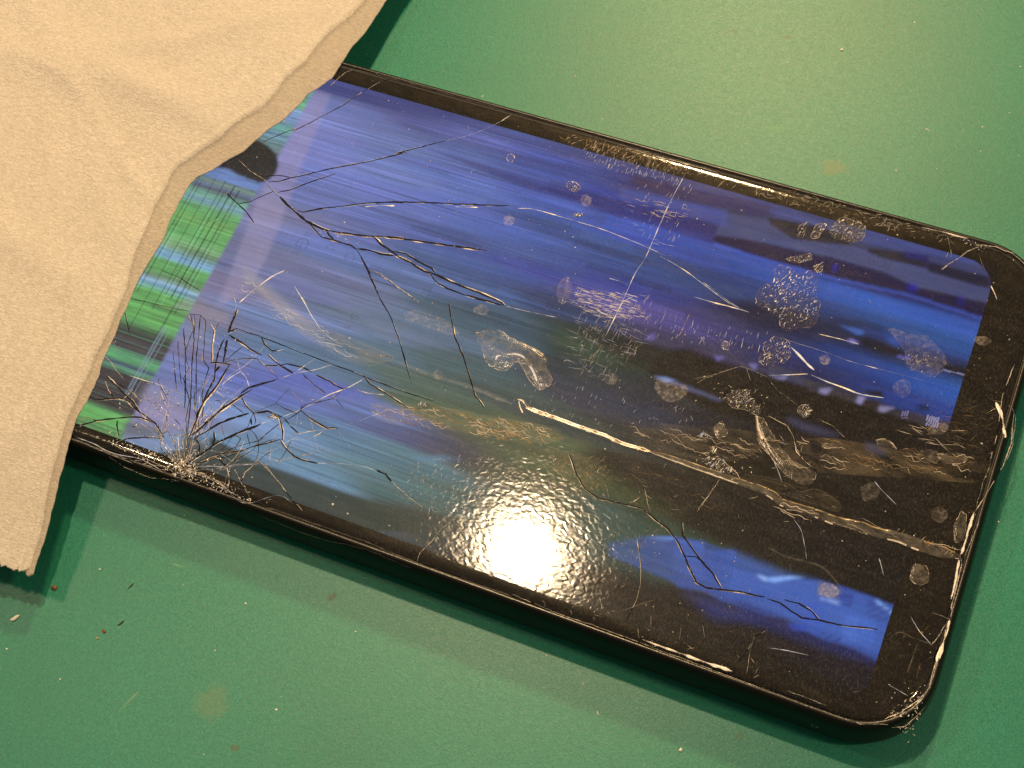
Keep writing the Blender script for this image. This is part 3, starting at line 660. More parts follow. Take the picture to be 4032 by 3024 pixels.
  ([(12.79,29.71),(29.65,31.04),(29.65,29.21),(13.12,27.96)],'#3a4888',0.8,0.1),
  ([(-18.47,26.75),(4.37,26.84),(10.61,27.1),(19.9,27.32),(29.12,27.21),(29.72,24.54),(20.83,24.71),(11.48,24.79),(-1.28,24.91)],'#23246c',0.6,0.2),
  ([(29.22,30.52),(36.17,31.46),(41.73,30.85),(48.44,31.03),(54.63,30.71),(69.73,30.44),(69.76,28.07),(60.64,27.59),(60.2,27.1),(55.09,28.07),(46.1,28.09),(36.61,27.28),(29.44,26.24)],'#414976',0.9,0.1),
  ([(35.79,31.69),(42.4,32.52),(48.33,32.42),(48.49,30.87),(40.42,29.32),(36.37,30.8)],'#18161e',0.9,0.1),
  ([(51.54,31.4),(55.94,32.22),(59.78,32.85),(60.0,31.0),(54.72,30.39),(51.46,30.66)],'#1a1826',0.9,0.1),
  ([(60.04,31.89),(68.99,32.24),(69.17,30.41),(60.47,30.3)],'#15152e',0.9,0.1),
  ([(56.37,32.72),(59.74,33.01),(59.78,31.8),(56.55,31.55)],'#1c1c68',0.8,0.12),
  ([(49.94,34.94),(66.47,35.53),(68.04,33.81),(59.74,33.01),(49.94,31.91)],'#3a4784',0.8,0.12),
  ([(29.47,26.17),(36.63,27.22),(46.12,28.03),(55.11,28.01),(60.22,27.03),(69.78,28.0),(69.84,25.56),(58.82,25.93),(48.73,25.15),(38.33,24.68),(29.28,24.92)],'#14103c',0.93,0.1),
  ([(29.58,24.95),(38.35,24.62),(48.75,25.09),(58.84,25.86),(69.86,25.5),(69.87,24.9),(59.01,25.24),(48.94,24.46),(38.56,23.98),(29.77,24.37)],'#3c5cc4',0.6,0.1),
  ([(47.87,24.16),(59.17,24.68),(69.91,24.75),(70.05,21.47),(57.2,21.61),(47.22,21.51)],'#2b50ac',0.6,0.4),
  ([(53.69,19.02),(70.44,19.96),(70.55,17.38),(56.03,15.83)],'#1f3c80',0.5,0.5),
  ([(31.63,6.82),(36.24,6.13),(44.81,6.22),(51.28,6.27),(59.74,6.74),(70.79,6.0),(71.61,2.89),(38.99,-2.02),(27.89,0.83),(28.24,3.94)],'#0d090a',0.9,0.25),
  ([(19.04,4.72),(30.64,5.46),(34.66,2.26),(29.08,1.58),(20.61,0.56)],'#141618',0.6,0.6),
  ([(-40.37,31.51),(-37.43,31.51),(-36.23,19.72),(-35.09,11.75),(-34.15,5.43),(-33.59,-0.58),(-33.83,-6.45),(-36.87,-10.38),(-38.51,0.65),(-39.68,8.35),(-40.23,17.74)],'#a090b8',0.42,0.3),
  ([(-40.13,17.86),(-37.32,18.37),(-36.28,13.12),(-38.23,12.46),(-39.98,14.44)],'#8478b8',0.3,0.5),
  ([(-37.0,-2.33),(-33.97,-3.02),(-29.57,-4.93),(-24.67,-6.9),(-20.87,-8.35),(-19.64,-9.31),(-22.06,-9.61),(-25.87,-8.73),(-30.54,-6.7),(-34.71,-4.72)],'#9c9498',0.5,0.4),
  ([(-41.92,-10.25),(-34.42,-10.77),(-33.97,-12.37),(-39.03,-12.2),(-43.48,-12.59)],'#9a8c98',0.5,0.4),
  ([(-40.69,-13.97),(-36.95,-12.65),(-34.57,-17.23),(-37.13,-17.56),(-38.16,-19.08),(-39.43,-18.77)],'#8c88a0',0.45,0.8),
  ([(-40.71,-24.56),(-34.88,-24.91),(-31.75,-31.15),(-34.32,-31.36),(-38.9,-29.89),(-40.96,-27.47)],'#8c84ac',0.6,0.6),
  ([(-40.82,-31.69),(-35.24,-31.32),(-34.06,-32.17),(-39.92,-34.3),(-40.91,-32.83)],'#5c5c66',0.8,0.4),
  ([(-28.09,-29.82),(-19.86,-31.1),(-12.44,-31.06),(-6.13,-31.01),(0.1,-30.96),(3.13,-30.81),(7.85,-30.81),(10.41,-31.32),(-2.74,-36.18),(-9.77,-36.57),(-17.12,-36.55),(-27.27,-36.23),(-37.42,-36.33),(-27.17,-31.57)],'#2a3830',0.95,0.15),
  ([(-31.93,-31.07),(-30.16,-30.71),(-27.08,-31.3),(-28.57,-34.79),(-29.96,-35.3)],'#4c4c44',0.9,0.3),
  ([(-50.9,13.11),(-48.35,15.73),(-46.63,18.07),(-44.84,19.56),(-42.62,18.98),(-40.72,17.87),(-39.56,16.31),(-39.23,14.48),(-39.83,12.98),(-40.9,12.08),(-42.7,12.22),(-45.13,12.46),(-46.92,12.94),(-50.42,12.18)],'#1c120e',0.985,0.22),
  ([(35.52,-22.96),(39.84,-21.37),(43.74,-20.62),(44.01,-21.73),(48.06,-20.46),(48.63,-22.83),(53.21,-22.49),(59.59,-20.57),(64.13,-20.27),(69.76,-20.44),(69.89,-23.05),(69.95,-26.81),(69.58,-28.47),(66.38,-27.95),(62.3,-28.14),(59.74,-27.79),(57.23,-27.14),(54.85,-27.59),(48.33,-27.76),(46.01,-27.27),(42.55,-27.88),(41.77,-27.49),(37.49,-27.2),(32.36,-26.91),(31.72,-25.19)],'#3858a8',0.95,0.1),
  ([(56.01,-21.23),(59.67,-20.78),(60.3,-22.84),(66.42,-21.0),(67.01,-23.03),(69.93,-26.81),(68.04,-27.31),(64.68,-27.03),(56.6,-26.49),(48.24,-26.89),(47.0,-20.62)],'#3c60b4',0.7,0.5),
  ([(62.07,-20.35),(64.44,-20.6),(64.54,-22.38),(63.11,-22.46)],'#32489a',0.7,0.15),
  ([(66.36,-20.79),(69.73,-20.66),(69.38,-21.24),(66.35,-21.47)],'#2c408c',0.7,0.15),
  ([(64.22,-24.08),(65.95,-23.65),(66.58,-27.2),(64.61,-27.5)],'#456cc6',0.6,0.15),
  ([(58.6,-23.47),(61.23,-23.85),(62.08,-28.01),(59.48,-27.65)],'#3858b8',0.6,0.15),
  ([(35.89,-22.72),(39.84,-21.37),(39.44,-22.12),(38.11,-22.73)],'#6c9cf0',0.9,0.15),
  ([(51.57,-22.65),(53.21,-22.5),(53.41,-23.12),(52.54,-22.99)],'#a0c4ff',0.9,0.15),
  ([(53.22,-22.5),(56.01,-21.23),(57.78,-20.8),(55.6,-21.96),(54.18,-22.84),(53.35,-22.91)],'#88b4ff',0.9,0.2),
  ([(59.61,-20.58),(62.56,-20.62),(62.62,-22.2),(59.99,-22.5)],'#6c6878',0.7,0.2),
  ([(60.27,-22.73),(63.11,-22.46),(63.0,-22.78),(60.55,-22.97)],'#98b0f0',0.9,0.15),
  ([(67.3,-20.44),(69.72,-21.34),(69.85,-22.19),(69.25,-21.51),(67.23,-20.92)],'#7ca4e8',0.8,0.12),
  ([(57.36,-27.56),(59.91,-27.04),(59.98,-27.91),(58.23,-28.35)],'#2c50c0',0.9,0.2),
  ([(34.71,-23.15),(43.76,-20.64),(44.07,-22.18),(40.36,-22.84)],'#3454a8',0.5,0.2),
  ([(29.38,-19.68),(36.56,-22.11),(42.68,-25.73),(40.65,-27.42),(34.02,-27.32),(29.09,-28.44),(26.94,-23.99)],'#34504e',0.6,1.6),
  ([(42.55,-27.87),(48.53,-27.7),(54.98,-28.0),(54.0,-28.82),(48.21,-30.55)],'#24306c',0.7,0.7),
  ([(43.37,8.23),(47.98,8.03),(51.27,6.86),(48.49,6.39),(45.27,6.54),(43.9,6.57)],'#3a3c54',0.8,0.15),
  ([(48.61,7.47),(53.42,7.9),(57.05,7.65),(57.02,6.23),(52.96,6.44),(49.99,5.89)],'#33313c',0.85,0.15),
  ([(51.3,6.75),(53.09,7.52),(52.59,6.18),(51.52,6.05)],'#8c88b8',0.8,0.12),
  ([(56.85,7.58),(57.86,7.55),(57.46,6.26),(56.62,6.47)],'#9490c0',0.9,0.1),
  ([(57.99,7.47),(60.12,7.73),(60.15,6.08),(57.69,6.21)],'#2a2022',0.8,0.12),
  ([(59.89,7.0),(62.18,7.45),(60.98,6.25),(59.88,6.11)],'#8c88b0',0.85,0.1),
  ([(60.91,6.48),(63.7,7.48),(69.66,7.87),(70.22,6.56),(66.24,6.13),(63.22,6.05)],'#38303c',0.85,0.2),
  ([(63.1,7.27),(63.23,7.27),(63.38,6.1),(63.25,6.11)],'#8c88b8',0.8,0.03),
  ([(63.42,7.38),(63.55,7.38),(63.7,6.22),(63.57,6.22)],'#8c88b8',0.8,0.03),
  ([(63.74,7.5),(63.87,7.5),(64.01,6.33),(63.88,6.33)],'#8c88b8',0.8,0.03),
  ([(66.43,7.84),(66.58,7.84),(66.8,6.21),(66.65,6.2)],'#a8a4cc',0.85,0.03),
  ([(66.72,7.87),(66.87,7.87),(67.1,6.21),(66.95,6.21)],'#a8a4cc',0.85,0.03),
  ([(67.02,7.9),(67.17,7.9),(67.4,6.22),(67.25,6.22)],'#a8a4cc',0.85,0.03),
  ([(67.31,7.93),(67.46,7.93),(67.7,6.23),(67.55,6.23)],'#a8a4cc',0.85,0.03),
  ([(67.61,7.96),(67.76,7.96),(68.0,6.24),(67.85,6.23)],'#a8a4cc',0.85,0.03),
  ([(67.9,7.99),(68.05,7.99),(68.3,6.25),(68.15,6.24)],'#a8a4cc',0.85,0.03),
  ([(43.9,6.57),(45.27,6.54),(46.42,7.21),(46.44,6.44),(45.38,6.19)],'#8480b0',0.8,0.1),
  ([(57.32,8.64),(59.75,9.35),(59.95,8.2),(58.64,8.19),(57.28,8.31)],'#0c100c',0.9,0.15),
  ([(64.92,9.08),(66.3,9.27),(66.52,8.44),(64.91,8.16)],'#0c100c',0.85,0.3),
  ([(48.44,1.16),(51.8,1.01),(55.14,0.87),(56.52,0.62),(53.84,-0.05),(51.54,-0.29),(48.74,0.21)],'#3c3c58',0.75,0.25),
  ([(59.78,1.06),(61.65,0.85),(63.12,0.2),(61.99,-0.36),(60.01,-0.2)],'#4c485c',0.7,0.3),
  ([(50.92,17.67),(54.53,17.82),(54.69,17.24),(53.88,16.8),(51.54,17.41)],'#3f66b8',0.85,0.2),
  ([(52.63,15.56),(53.34,15.89),(54.63,15.63),(53.51,15.31)],'#9088e0',0.85,0.12),
  ([(48.69,17.85),(53.74,19.15),(57.82,18.99),(57.33,18.34),(54.64,18.35),(51.41,17.84)],'#101420',0.8,0.5),
  ([(55.19,16.94),(58.35,17.11),(60.49,16.61),(61.36,15.35),(57.63,14.96),(54.87,15.24),(54.38,16.02)],'#100e18',0.9,0.4),
  ([(57.66,17.66),(58.71,18.19),(60.13,17.43),(59.76,16.82),(58.35,17.11)],'#3050a0',0.8,0.3),
  ([(59.88,15.45),(61.91,15.78),(61.89,15.38),(60.18,15.32)],'#8078e0',0.8,0.15),
  ([(66.47,16.39),(69.83,16.51),(69.77,15.25),(66.62,15.36)],'#0c0c18',0.9,0.2),
  ([(66.71,15.51),(69.64,15.74),(69.64,15.48),(66.77,15.26)],'#9090c0',0.6,0.08),
  ([(28.8,0.78),(30.75,1.21),(32.89,1.06),(36.45,0.77),(39.3,0.49),(38.76,0.04),(34.33,0.26),(30.83,0.32)],'#4c5478',0.8,0.15),
  ([(28.8,0.78),(30.75,1.21),(31.95,1.11),(30.79,0.44)],'#8098d0',0.8,0.12),
  ([(25.71,6.77),(26.59,7.62),(26.81,6.34),(25.76,5.97)],'#7468b8',0.7,0.15),
  ([(35.78,6.85),(37.51,7.2),(36.51,6.05)],'#7c70b8',0.7,0.15),
  ([(40.71,7.28),(41.99,7.6),(41.92,6.39)],'#7c78b8',0.7,0.12),
  ([(13.14,3.13),(17.62,2.81),(24.24,1.67),(21.58,-0.08),(17.8,0.45),(13.26,0.99)],'#2c4438',0.8,0.5),
  ([(13.01,14.25),(19.79,13.79),(26.59,12.28),(20.0,11.9),(13.34,12.1)],'#303a9c',0.4,0.5),
  ([(12.35,11.47),(20.91,11.39),(21.87,8.14),(15.92,8.52),(12.68,9.34)],'#6858a8',0.4,0.8),
  ([(13.53,29.45),(29.88,30.76),(30.54,28.07),(28.84,28.06),(13.4,27.76)],'#4050a8',0.45,0.2),
  ([(12.92,24.33),(21.17,24.83),(21.25,22.54),(13.04,22.02)],'#3a5cc0',0.5,0.2),
  ([(13.81,32.1),(20.73,32.36),(23.15,31.1),(17.49,30.95),(13.98,30.95)],'#3a2850',0.6,0.4),
  ([(-36.64,33.41),(-32.63,33.76),(-7.48,35.73),(-6.81,34.06),(-29.19,32.3)],'#2c3478',0.55,0.5),
  ([(47.24,27.03),(47.87,27.25),(48.04,25.91),(47.47,25.86)],'#2420b0',0.6,0.15),
  ([(58.37,27.58),(59.68,27.76),(59.82,26.44),(58.54,26.13)],'#1c20a0',0.7,0.25),
  ([(65.72,27.96),(66.37,28.05),(66.58,26.36),(65.94,26.27)],'#1c20a0',0.5,0.25),
  ([(9.75,-18.76),(13.75,-18.21),(21.51,-16.74),(26.16,-18.15),(18.89,-20.59),(13.05,-21.61)],'#505a38',0.5,1.5),
  ([(0.73,-22.61),(3.08,-22.1),(4.8,-21.13),(8.0,-20.65),(4.08,-22.42),(1.73,-22.93)],'#4c7ca0',0.7,0.3),
  ([(22.12,-20.95),(24.89,-20.15),(29.72,-19.48),(33.22,-20.79),(29.61,-21.9),(24.36,-21.44)],'#355c5c',0.5,1.0),
  ([(62.16,-20.31),(62.22,-20.31),(62.55,-22.67),(62.49,-22.67)],'#26408c',0.6,0.02),
  ([(62.33,-20.32),(62.39,-20.32),(62.72,-22.68),(62.66,-22.68)],'#26408c',0.6,0.02),
  ([(62.5,-20.32),(62.56,-20.32),(62.89,-22.68),(62.82,-22.68)],'#26408c',0.6,0.02),
  ([(62.67,-20.33),(62.73,-20.33),(63.05,-22.69),(62.99,-22.69)],'#26408c',0.6,0.02),
  ([(62.84,-20.34),(62.9,-20.34),(63.22,-22.69),(63.16,-22.69)],'#26408c',0.6,0.02),
  ([(63.0,-20.34),(63.07,-20.34),(63.39,-22.7),(63.33,-22.7)],'#26408c',0.6,0.02),
  ([(63.17,-20.35),(63.24,-20.35),(63.56,-22.7),(63.5,-22.7)],'#26408c',0.6,0.02),
  ([(63.34,-20.35),(63.41,-20.35),(63.73,-22.71),(63.66,-22.71)],'#26408c',0.6,0.02),
  ([(63.51,-20.36),(63.57,-20.36),(63.89,-22.71),(63.83,-22.71)],'#26408c',0.6,0.02),
  ([(63.68,-20.36),(63.74,-20.36),(64.06,-22.72),(64.0,-22.72)],'#26408c',0.6,0.02),
  ([(63.85,-20.37),(63.91,-20.37),(64.23,-22.72),(64.17,-22.72)],'#26408c',0.6,0.02),
  ([(64.02,-20.37),(64.08,-20.37),(64.4,-22.73),(64.33,-22.73)],'#26408c',0.6,0.02),
  ([(64.19,-20.38),(64.25,-20.38),(64.56,-22.73),(64.5,-22.73)],'#26408c',0.6,0.02),
  ([(66.39,-20.89),(66.45,-20.89),(66.88,-23.3),(66.82,-23.3)],'#2a4898',0.6,0.02),
  ([(66.58,-20.89),(66.64,-20.89),(67.07,-23.3),(67.0,-23.3)],'#2a4898',0.6,0.02),
  ([(66.76,-20.89),(66.83,-20.89),(67.25,-23.3),(67.19,-23.3)],'#2a4898',0.6,0.02),
  ([(66.95,-20.89),(67.01,-20.89),(67.44,-23.3),(67.37,-23.3)],'#2a4898',0.6,0.02),
  ([(67.14,-20.89),(67.2,-20.89),(67.62,-23.29),(67.56,-23.29)],'#2a4898',0.6,0.02),
  ([(67.32,-20.89),(67.38,-20.89),(67.8,-23.29),(67.74,-23.29)],'#2a4898',0.6,0.02),
  ([(67.51,-20.88),(67.57,-20.88),(67.99,-23.29),(67.93,-23.29)],'#2a4898',0.6,0.02),
  ([(67.69,-20.88),(67.75,-20.88),(68.17,-23.29),(68.11,-23.29)],'#2a4898',0.6,0.02),
  ([(67.88,-20.88),(67.94,-20.88),(68.36,-23.29),(68.3,-23.29)],'#2a4898',0.6,0.02),
  ([(68.06,-20.88),(68.12,-20.88),(68.54,-23.28),(68.48,-23.28)],'#2a4898',0.6,0.02),
  ([(68.25,-20.88),(68.31,-20.88),(68.73,-23.28),(68.66,-23.28)],'#2a4898',0.6,0.02),
  ([(68.43,-20.88),(68.49,-20.88),(68.91,-23.28),(68.85,-23.28)],'#2a4898',0.6,0.02),
  ([(68.62,-20.87),(68.68,-20.87),(69.09,-23.28),(69.03,-23.28)],'#2a4898',0.6,0.02),
  ([(68.8,-20.87),(68.86,-20.87),(69.28,-23.27),(69.22,-23.27)],'#2a4898',0.6,0.02),
  ([(68.99,-20.87),(69.05,-20.87),(69.46,-23.27),(69.4,-23.27)],'#2a4898',0.6,0.02),
  ([(69.17,-20.87),(69.23,-20.87),(69.64,-23.27),(69.58,-23.27)],'#2a4898',0.6,0.02),
  ([(69.36,-20.87),(69.42,-20.87),(69.83,-23.27),(69.77,-23.27)],'#2a4898',0.6,0.02),
  ([(62.02,-27.14),(62.09,-27.14),(62.23,-28.17),(62.17,-28.18)],'#1e3480',0.5,0.02),
  ([(62.21,-27.14),(62.27,-27.14),(62.42,-28.17),(62.36,-28.17)],'#1e3480',0.5,0.02),
  ([(62.39,-27.14),(62.46,-27.13),(62.6,-28.17),(62.54,-28.17)],'#1e3480',0.5,0.02),
  ([(62.58,-27.13),(62.64,-27.13),(62.79,-28.16),(62.73,-28.17)],'#1e3480',0.5,0.02),
  ([(62.77,-27.13),(62.83,-27.13),(62.97,-28.16),(62.91,-28.16)],'#1e3480',0.5,0.02),
  ([(62.95,-27.13),(63.01,-27.13),(63.16,-28.16),(63.1,-28.16)],'#1e3480',0.5,0.02),
  ([(63.14,-27.12),(63.2,-27.12),(63.34,-28.16),(63.28,-28.16)],'#1e3480',0.5,0.02),
  ([(63.32,-27.12),(63.38,-27.12),(63.53,-28.15),(63.47,-28.15)],'#1e3480',0.5,0.02),
  ([(63.51,-27.12),(63.57,-27.12),(63.71,-28.15),(63.65,-28.15)],'#1e3480',0.5,0.02),
  ([(63.69,-27.11),(63.75,-27.11),(63.9,-28.15),(63.83,-28.15)],'#1e3480',0.5,0.02),
  ([(63.88,-27.11),(63.94,-27.11),(64.08,-28.14),(64.02,-28.14)],'#1e3480',0.5,0.02),
  ([(64.06,-27.11),(64.12,-27.11),(64.26,-28.14),(64.2,-28.14)],'#1e3480',0.5,0.02),
  ([(64.25,-27.11),(64.31,-27.1),(64.45,-28.14),(64.39,-28.14)],'#1e3480',0.5,0.02),
  ([(64.43,-27.1),(64.49,-27.1),(64.63,-28.13),(64.57,-28.13)],'#1e3480',0.5,0.02),
  ([(65.95,-23.65),(68.11,-23.29),(68.72,-26.83),(66.58,-27.2)],'#3c64bc',0.6,0.12),
  ([(43.76,-20.64),(48.07,-20.5),(48.62,-22.82),(48.75,-25.78),(45.29,-26.38)],'#30509c',0.5,0.08),
  ([(39.91,-21.59),(43.8,-20.74),(43.91,-23.64),(40.41,-24.24)],'#3c60b0',0.5,0.08),
  ([(35.53,-22.97),(39.99,-21.8),(41.14,-26.31),(37.09,-26.65)],'#304c8c',0.6,0.3),
  ([(50.28,-26.59),(57.23,-27.15),(59.73,-27.78),(64.48,-27.77),(69.98,-27.67),(70.13,-28.93),(65.75,-29.27),(57.49,-29.3),(51.08,-29.01)],'#202c70',0.55,0.5),
 ],
 'tissue_edge': [
  (-36.75,70.11,5.5),
  (-37.45,60.98,6.0),
  (-37.95,53.5,6.3),
  (-38.01,51.22,6.5),
  (-37.96,47.56,6.9),
  (-37.99,45.19,7.2),
  (-38.48,41.65,7.8),
  (-38.3,37.9,8.5),
  (-38.37,34.09,8.85),
  (-39.66,31.51,8.9),
  (-40.74,29.64,8.9),
  (-40.96,27.81,8.9),
  (-42.11,23.87,8.9),
  (-43.97,20.88,8.9),
  (-44.63,18.88,8.9),
  (-45.5,16.25,8.9),
  (-47.45,13.53,8.9),
  (-48.85,11.36,8.9),
  (-50.55,9.35,8.9),
  (-51.0,7.52,8.9),
  (-50.7,3.35,8.9),
  (-50.68,0.92,8.9),
  (-50.21,-2.22,8.9),
  (-50.12,-5.4,8.9),
  (-50.23,-6.02,8.9),
  (-50.3,-9.84,8.9),
  (-49.81,-13.98,8.9),
  (-49.57,-17.31,8.9),
  (-49.02,-20.21,8.9),
  (-48.86,-22.94,8.9),
  (-48.59,-25.29,8.9),
  (-48.02,-26.75,8.9),
  (-47.76,-29.07,8.9),
  (-47.52,-31.41,8.9),
  (-47.63,-33.55,8.8),
  (-47.44,-35.29,8.75),
  (-46.92,-37.69,8.65),
  (-46.02,-40.83,8.3),
  (-45.59,-43.12,8.0),
  (-45.04,-45.59,7.7),
  (-44.49,-48.21,7.3),
  (-44.09,-49.47,7.1),
  (-43.44,-52.1,6.8),
  (-43.33,-53.73,6.6),
  (-42.98,-55.26,6.5),
  (-42.65,-56.95,6.4),
  (-43.02,-57.33,6.4),
 ],
 'tissue_far': [
  (-96.56,82.93,14.5),
  (-124.33,74.65,14.5),
  (-155.47,45.13,14.5),
  (-122.21,-8.97,14.5),
  (-97.71,-43.88,13.5),
  (-88.45,-60.46,9.5),
 ],
 'ridge_s': [
  0,
  0.146,
  0.228,
  0.308,
  0.334,
  0.375,
  0.397,
  0.437,
  0.484,
  0.499,
  0.518,
  0.542,
  0.566,
  0.602,
  0.642,
  0.678,
  0.716,
  0.745,
  0.767,
  0.796,
  0.83,
  0.856,
  0.904,
  0.931,
  0.967,
  0.996,
  1.0,
 ],
 'ridge_w': [
  3.0,
  2.4,
  4.88,
  5.13,
  3.21,
  4.15,
  4.21,
  4.26,
  3.4,
  2.6,
  2.98,
  2.88,
  2.98,
  3.0,
  0.64,
  0.52,
  1.11,
  0.43,
  1.65,
  1.45,
  0.56,
  1.24,
  1.09,
  0.8,
  0.27,
  0.46,
  0.6,
 ],
 'folds': [
  (-66.68,21.91,-0.28,2.2,1.0,9.0),
  (-69.35,8.79,-0.75,2.0,0.9,8.0),
  (-70.05,-6.22,-1.2,2.4,1.1,9.0),
  (-60.13,35.65,0.55,1.6,0.6,8.0),
  (-60.05,-9.13,-1.35,1.2,0.7,7.0),
  (-69.88,-13.52,-0.1,3.0,1.3,10.0),
  (-61.95,8.18,-0.45,1.1,0.6,6.0),
  (-54.3,-35.09,1.3,1.6,0.6,8.0),
  (-82.14,18.42,0.2,3.0,1.2,10.0),
 ],
 'stains': [
  (18.08,70.43,0.86,0.41,-0.5,'#23604c',0.75,0.9),
  (26.83,71.91,1.13,0.41,0.35,'#23604c',0.8,0.9),
  (41.33,79.4,0.81,0.47,1.1,'#2a6650',0.6,0.9),
  (37.41,82.99,0.54,0.31,0.2,'#2a6650',0.6,1.0),
  (40.16,83.53,0.36,0.31,0.2,'#2a5c40',0.6,1.0),
  (41.63,49.33,2.48,1.94,0.2,'#7c7030',0.28,0.5),
  (37.54,48.72,0.59,0.52,0.2,'#2a6650',0.4,1.0),
  (-0.17,61.34,0.36,0.52,0.2,'#2a6650',0.6,1.0),
  (25.1,62.86,0.36,0.36,0,'#2a6650',0.5,1.0),
  (-12.79,-63.56,2.93,2.85,0.3,'#7a7c4a',0.22,0.45),
  (-6.79,-67.73,0.68,0.62,0.4,'#4c4a20',0.55,0.9),
  (-23.49,-66.94,0.18,2.33,-0.35,'#8c9c78',0.35,1.4),
  (-3.32,-43.6,0.81,0.67,0.9,'#1c4430',0.75,0.9),
  (-31.86,-59.82,0.41,0.36,0,'#6c3c24',0.6,1.2),
  (31.13,53.71,1.35,1.04,0.3,'#3f8c5a',0.4,0.6),
  (-26.61,-47.27,1.35,0.16,0.1,'#88b088',0.35,1.2),
  (56.17,-41.89,0.9,0.78,0.4,'#3c5c38',0.4,0.8),
 ],
 'grains': [
  ('grain',-45.04,-62.71,1.4,0.5,0.41,1.0,'white','largest white rice-shaped grain on the mat,below the corner of the paper towel','grain',None),
  ('crumb',-41.93,-56.68,0.9,0.68,0.5,0.4,'brown','brown crumb in the shadow right of the paper towel corner','crumb',None),
  ('splinter',-30.14,-57.89,1.17,0.25,0.18,1.05,'dark','dark thin splinter lying alone on the mat at lower left','splinter',None),
  ('crumb',-31.86,-59.82,0.54,0.45,0.27,0.2,'brown','small reddish crumb between the dark splinter and a tan grain','crumb',None),
  ('grain',-32.32,-61.03,0.54,0.27,0.2,-0.2,'tan','tiny tan grain just below the reddish crumb','grain',None),
  ('splinter',-31.49,-52.45,1.13,0.2,0.14,1.2,'dark','faint brown splinter nearest the phone shadow at lower left','splinter',None),
  ('speck',-14.56,-48.95,0.32,0.29,0.23,0,'white','white speck on the mat right of the dark splinter,below the phone','speck','pale specks on the green mat'),
  ('speck',-37.08,-51.84,0.25,0.25,0.18,0,'white','white speck on the shadow edge right of the brown crumb','speck','pale specks on the green mat'),
  ('speck',-43.85,-67.07,0.32,0.25,0.18,0,'white','white speck by the left border,below the rice-shaped grain','speck','pale specks on the green mat'),
  ('speck',-34.32,-68.15,0.25,0.25,0.18,0,'white','lone white speck in the lower left part of the mat','speck','pale specks on the green mat'),
  ('speck',-3.68,-61.05,0.32,0.27,0.18,0,'white','lowest white speck,near the bottom border left of the middle','speck','pale specks on the green mat'),
  ('speck',1.93,-47.16,0.23,0.23,0.18,0,'white','white speck on the mat right of the dark oval stain','speck','pale specks on the green mat'),
  ('grain',49.45,-46.51,0.59,0.41,0.34,1.2,'white','round cream grain on the mat below the near edge of the phone','grain',None),
  ('speck',28.13,-40.85,0.18,0.32,0.18,0,'white','white speck inside the phone shadow below the lamp reflection','speck','pale specks on the green mat'),
  ('lint',37.51,-45.83,0.59,0.16,0.14,-0.9,'white','short pale bit of lint below the middle of the phone','lint',None),
  ('grain',36.09,72.05,0.5,0.38,0.29,0.2,'white','pale yellow grain on the bright mat at the top,right of the dark marks','grain',None),
  ('lint',53.34,60.86,0.86,0.16,0.14,-0.3,'white','thin white bit of lint above the right half of the phone','lint',None),
  ('speck',50.92,51.64,0.25,0.25,0.18,0,'white','white speck on the mat close to the upper edge of the phone','speck','pale specks on the green mat'),
  ('speck',64.13,77.6,0.29,0.23,0.18,0,'white','white speck by the right border of the mat','speck','pale specks on the green mat'),
  ('lint',45.69,81.34,0.41,0.18,0.14,0.8,'white','tiny pale lint near the top,right of the dark marks','lint',None),
  ('speck',80.05,-0.81,0.27,0.25,0.18,0,'white','white speck in the phone shadow right of the chin','speck','pale specks on the green mat'),
 ],
 'scr': [
  ([(1.46,36.46),(10.27,36.94),(21.74,36.55),(30.55,35.96),(34.46,35.81),(34.8,34.75),(21.19,34.56),(6.15,34.32),(1.07,34.15)],150,0.9,0.7,0.4,1.6,0.045,[4,6,6,1]),
  ([(4.86,36.36),(21.74,36.55),(21.85,34.78),(5.59,34.44)],120,1.35,0.25,0.4,1.3,0.05,[6,1,6]),
  ([(33.95,37.41),(50.59,37.54),(62.23,37.26),(62.7,35.45),(49.07,34.71),(34.8,34.75)],150,0.4,0.7,0.3,1.4,0.04,[6,1,1]),
  ([(4.91,34.21),(21.09,34.83),(21.65,33.22),(12.18,31.79),(5.43,32.85)],130,1.4,0.15,0.3,0.9,0.04,[3,1,3]),
  ([(11.7,10.11),(24.03,12.76),(26.3,6.45),(23.47,-2.54),(18.37,-2.78),(14.34,-1.02),(14.66,5.6)],300,0.0,0.12,0.4,3.0,0.03,[4,3,4]),
  ([(12.77,10.49),(24.03,12.76),(26.3,6.45),(23.47,-2.54),(18.99,-2.56),(16.14,1.77),(15.51,5.9)],240,1.5,0.14,0.3,1.8,0.03,[4,3,1]),
  ([(13.21,10.64),(22.33,12.17),(24.41,9.05),(19.94,6.92),(14.43,7.45)],160,0.02,0.05,0.6,1.8,0.05,[3,1,2]),
  ([(21.64,9.44),(41.92,12.53),(43.0,9.18),(26.3,6.45)],50,1.5,0.1,0.3,1.0,0.04,[3,1]),
  ([(14.19,27.69),(24.05,29.88),(24.95,27.27),(15.35,24.54),(19.15,22.94),(22.96,22.53),(24.4,21.88),(21.16,20.75)],60,0.02,0.08,0.5,1.6,0.05,[4,3,1]),
  ([(14.71,31.75),(24.05,33.44),(25.12,23.28),(20.29,20.45)],40,1.5,0.1,0.4,1.4,0.04,[1,3]),
  ([(68.93,11.7),(75.01,13.12),(76.14,4.32),(68.67,4.56),(65.55,4.18)],150,0.35,0.5,0.5,2.0,0.035,[6,4,4]),
  ([(63.7,4.56),(71.17,7.71),(72.22,3.66),(64.84,2.75)],60,-0.15,0.3,0.7,2.4,0.045,[4,1,4]),
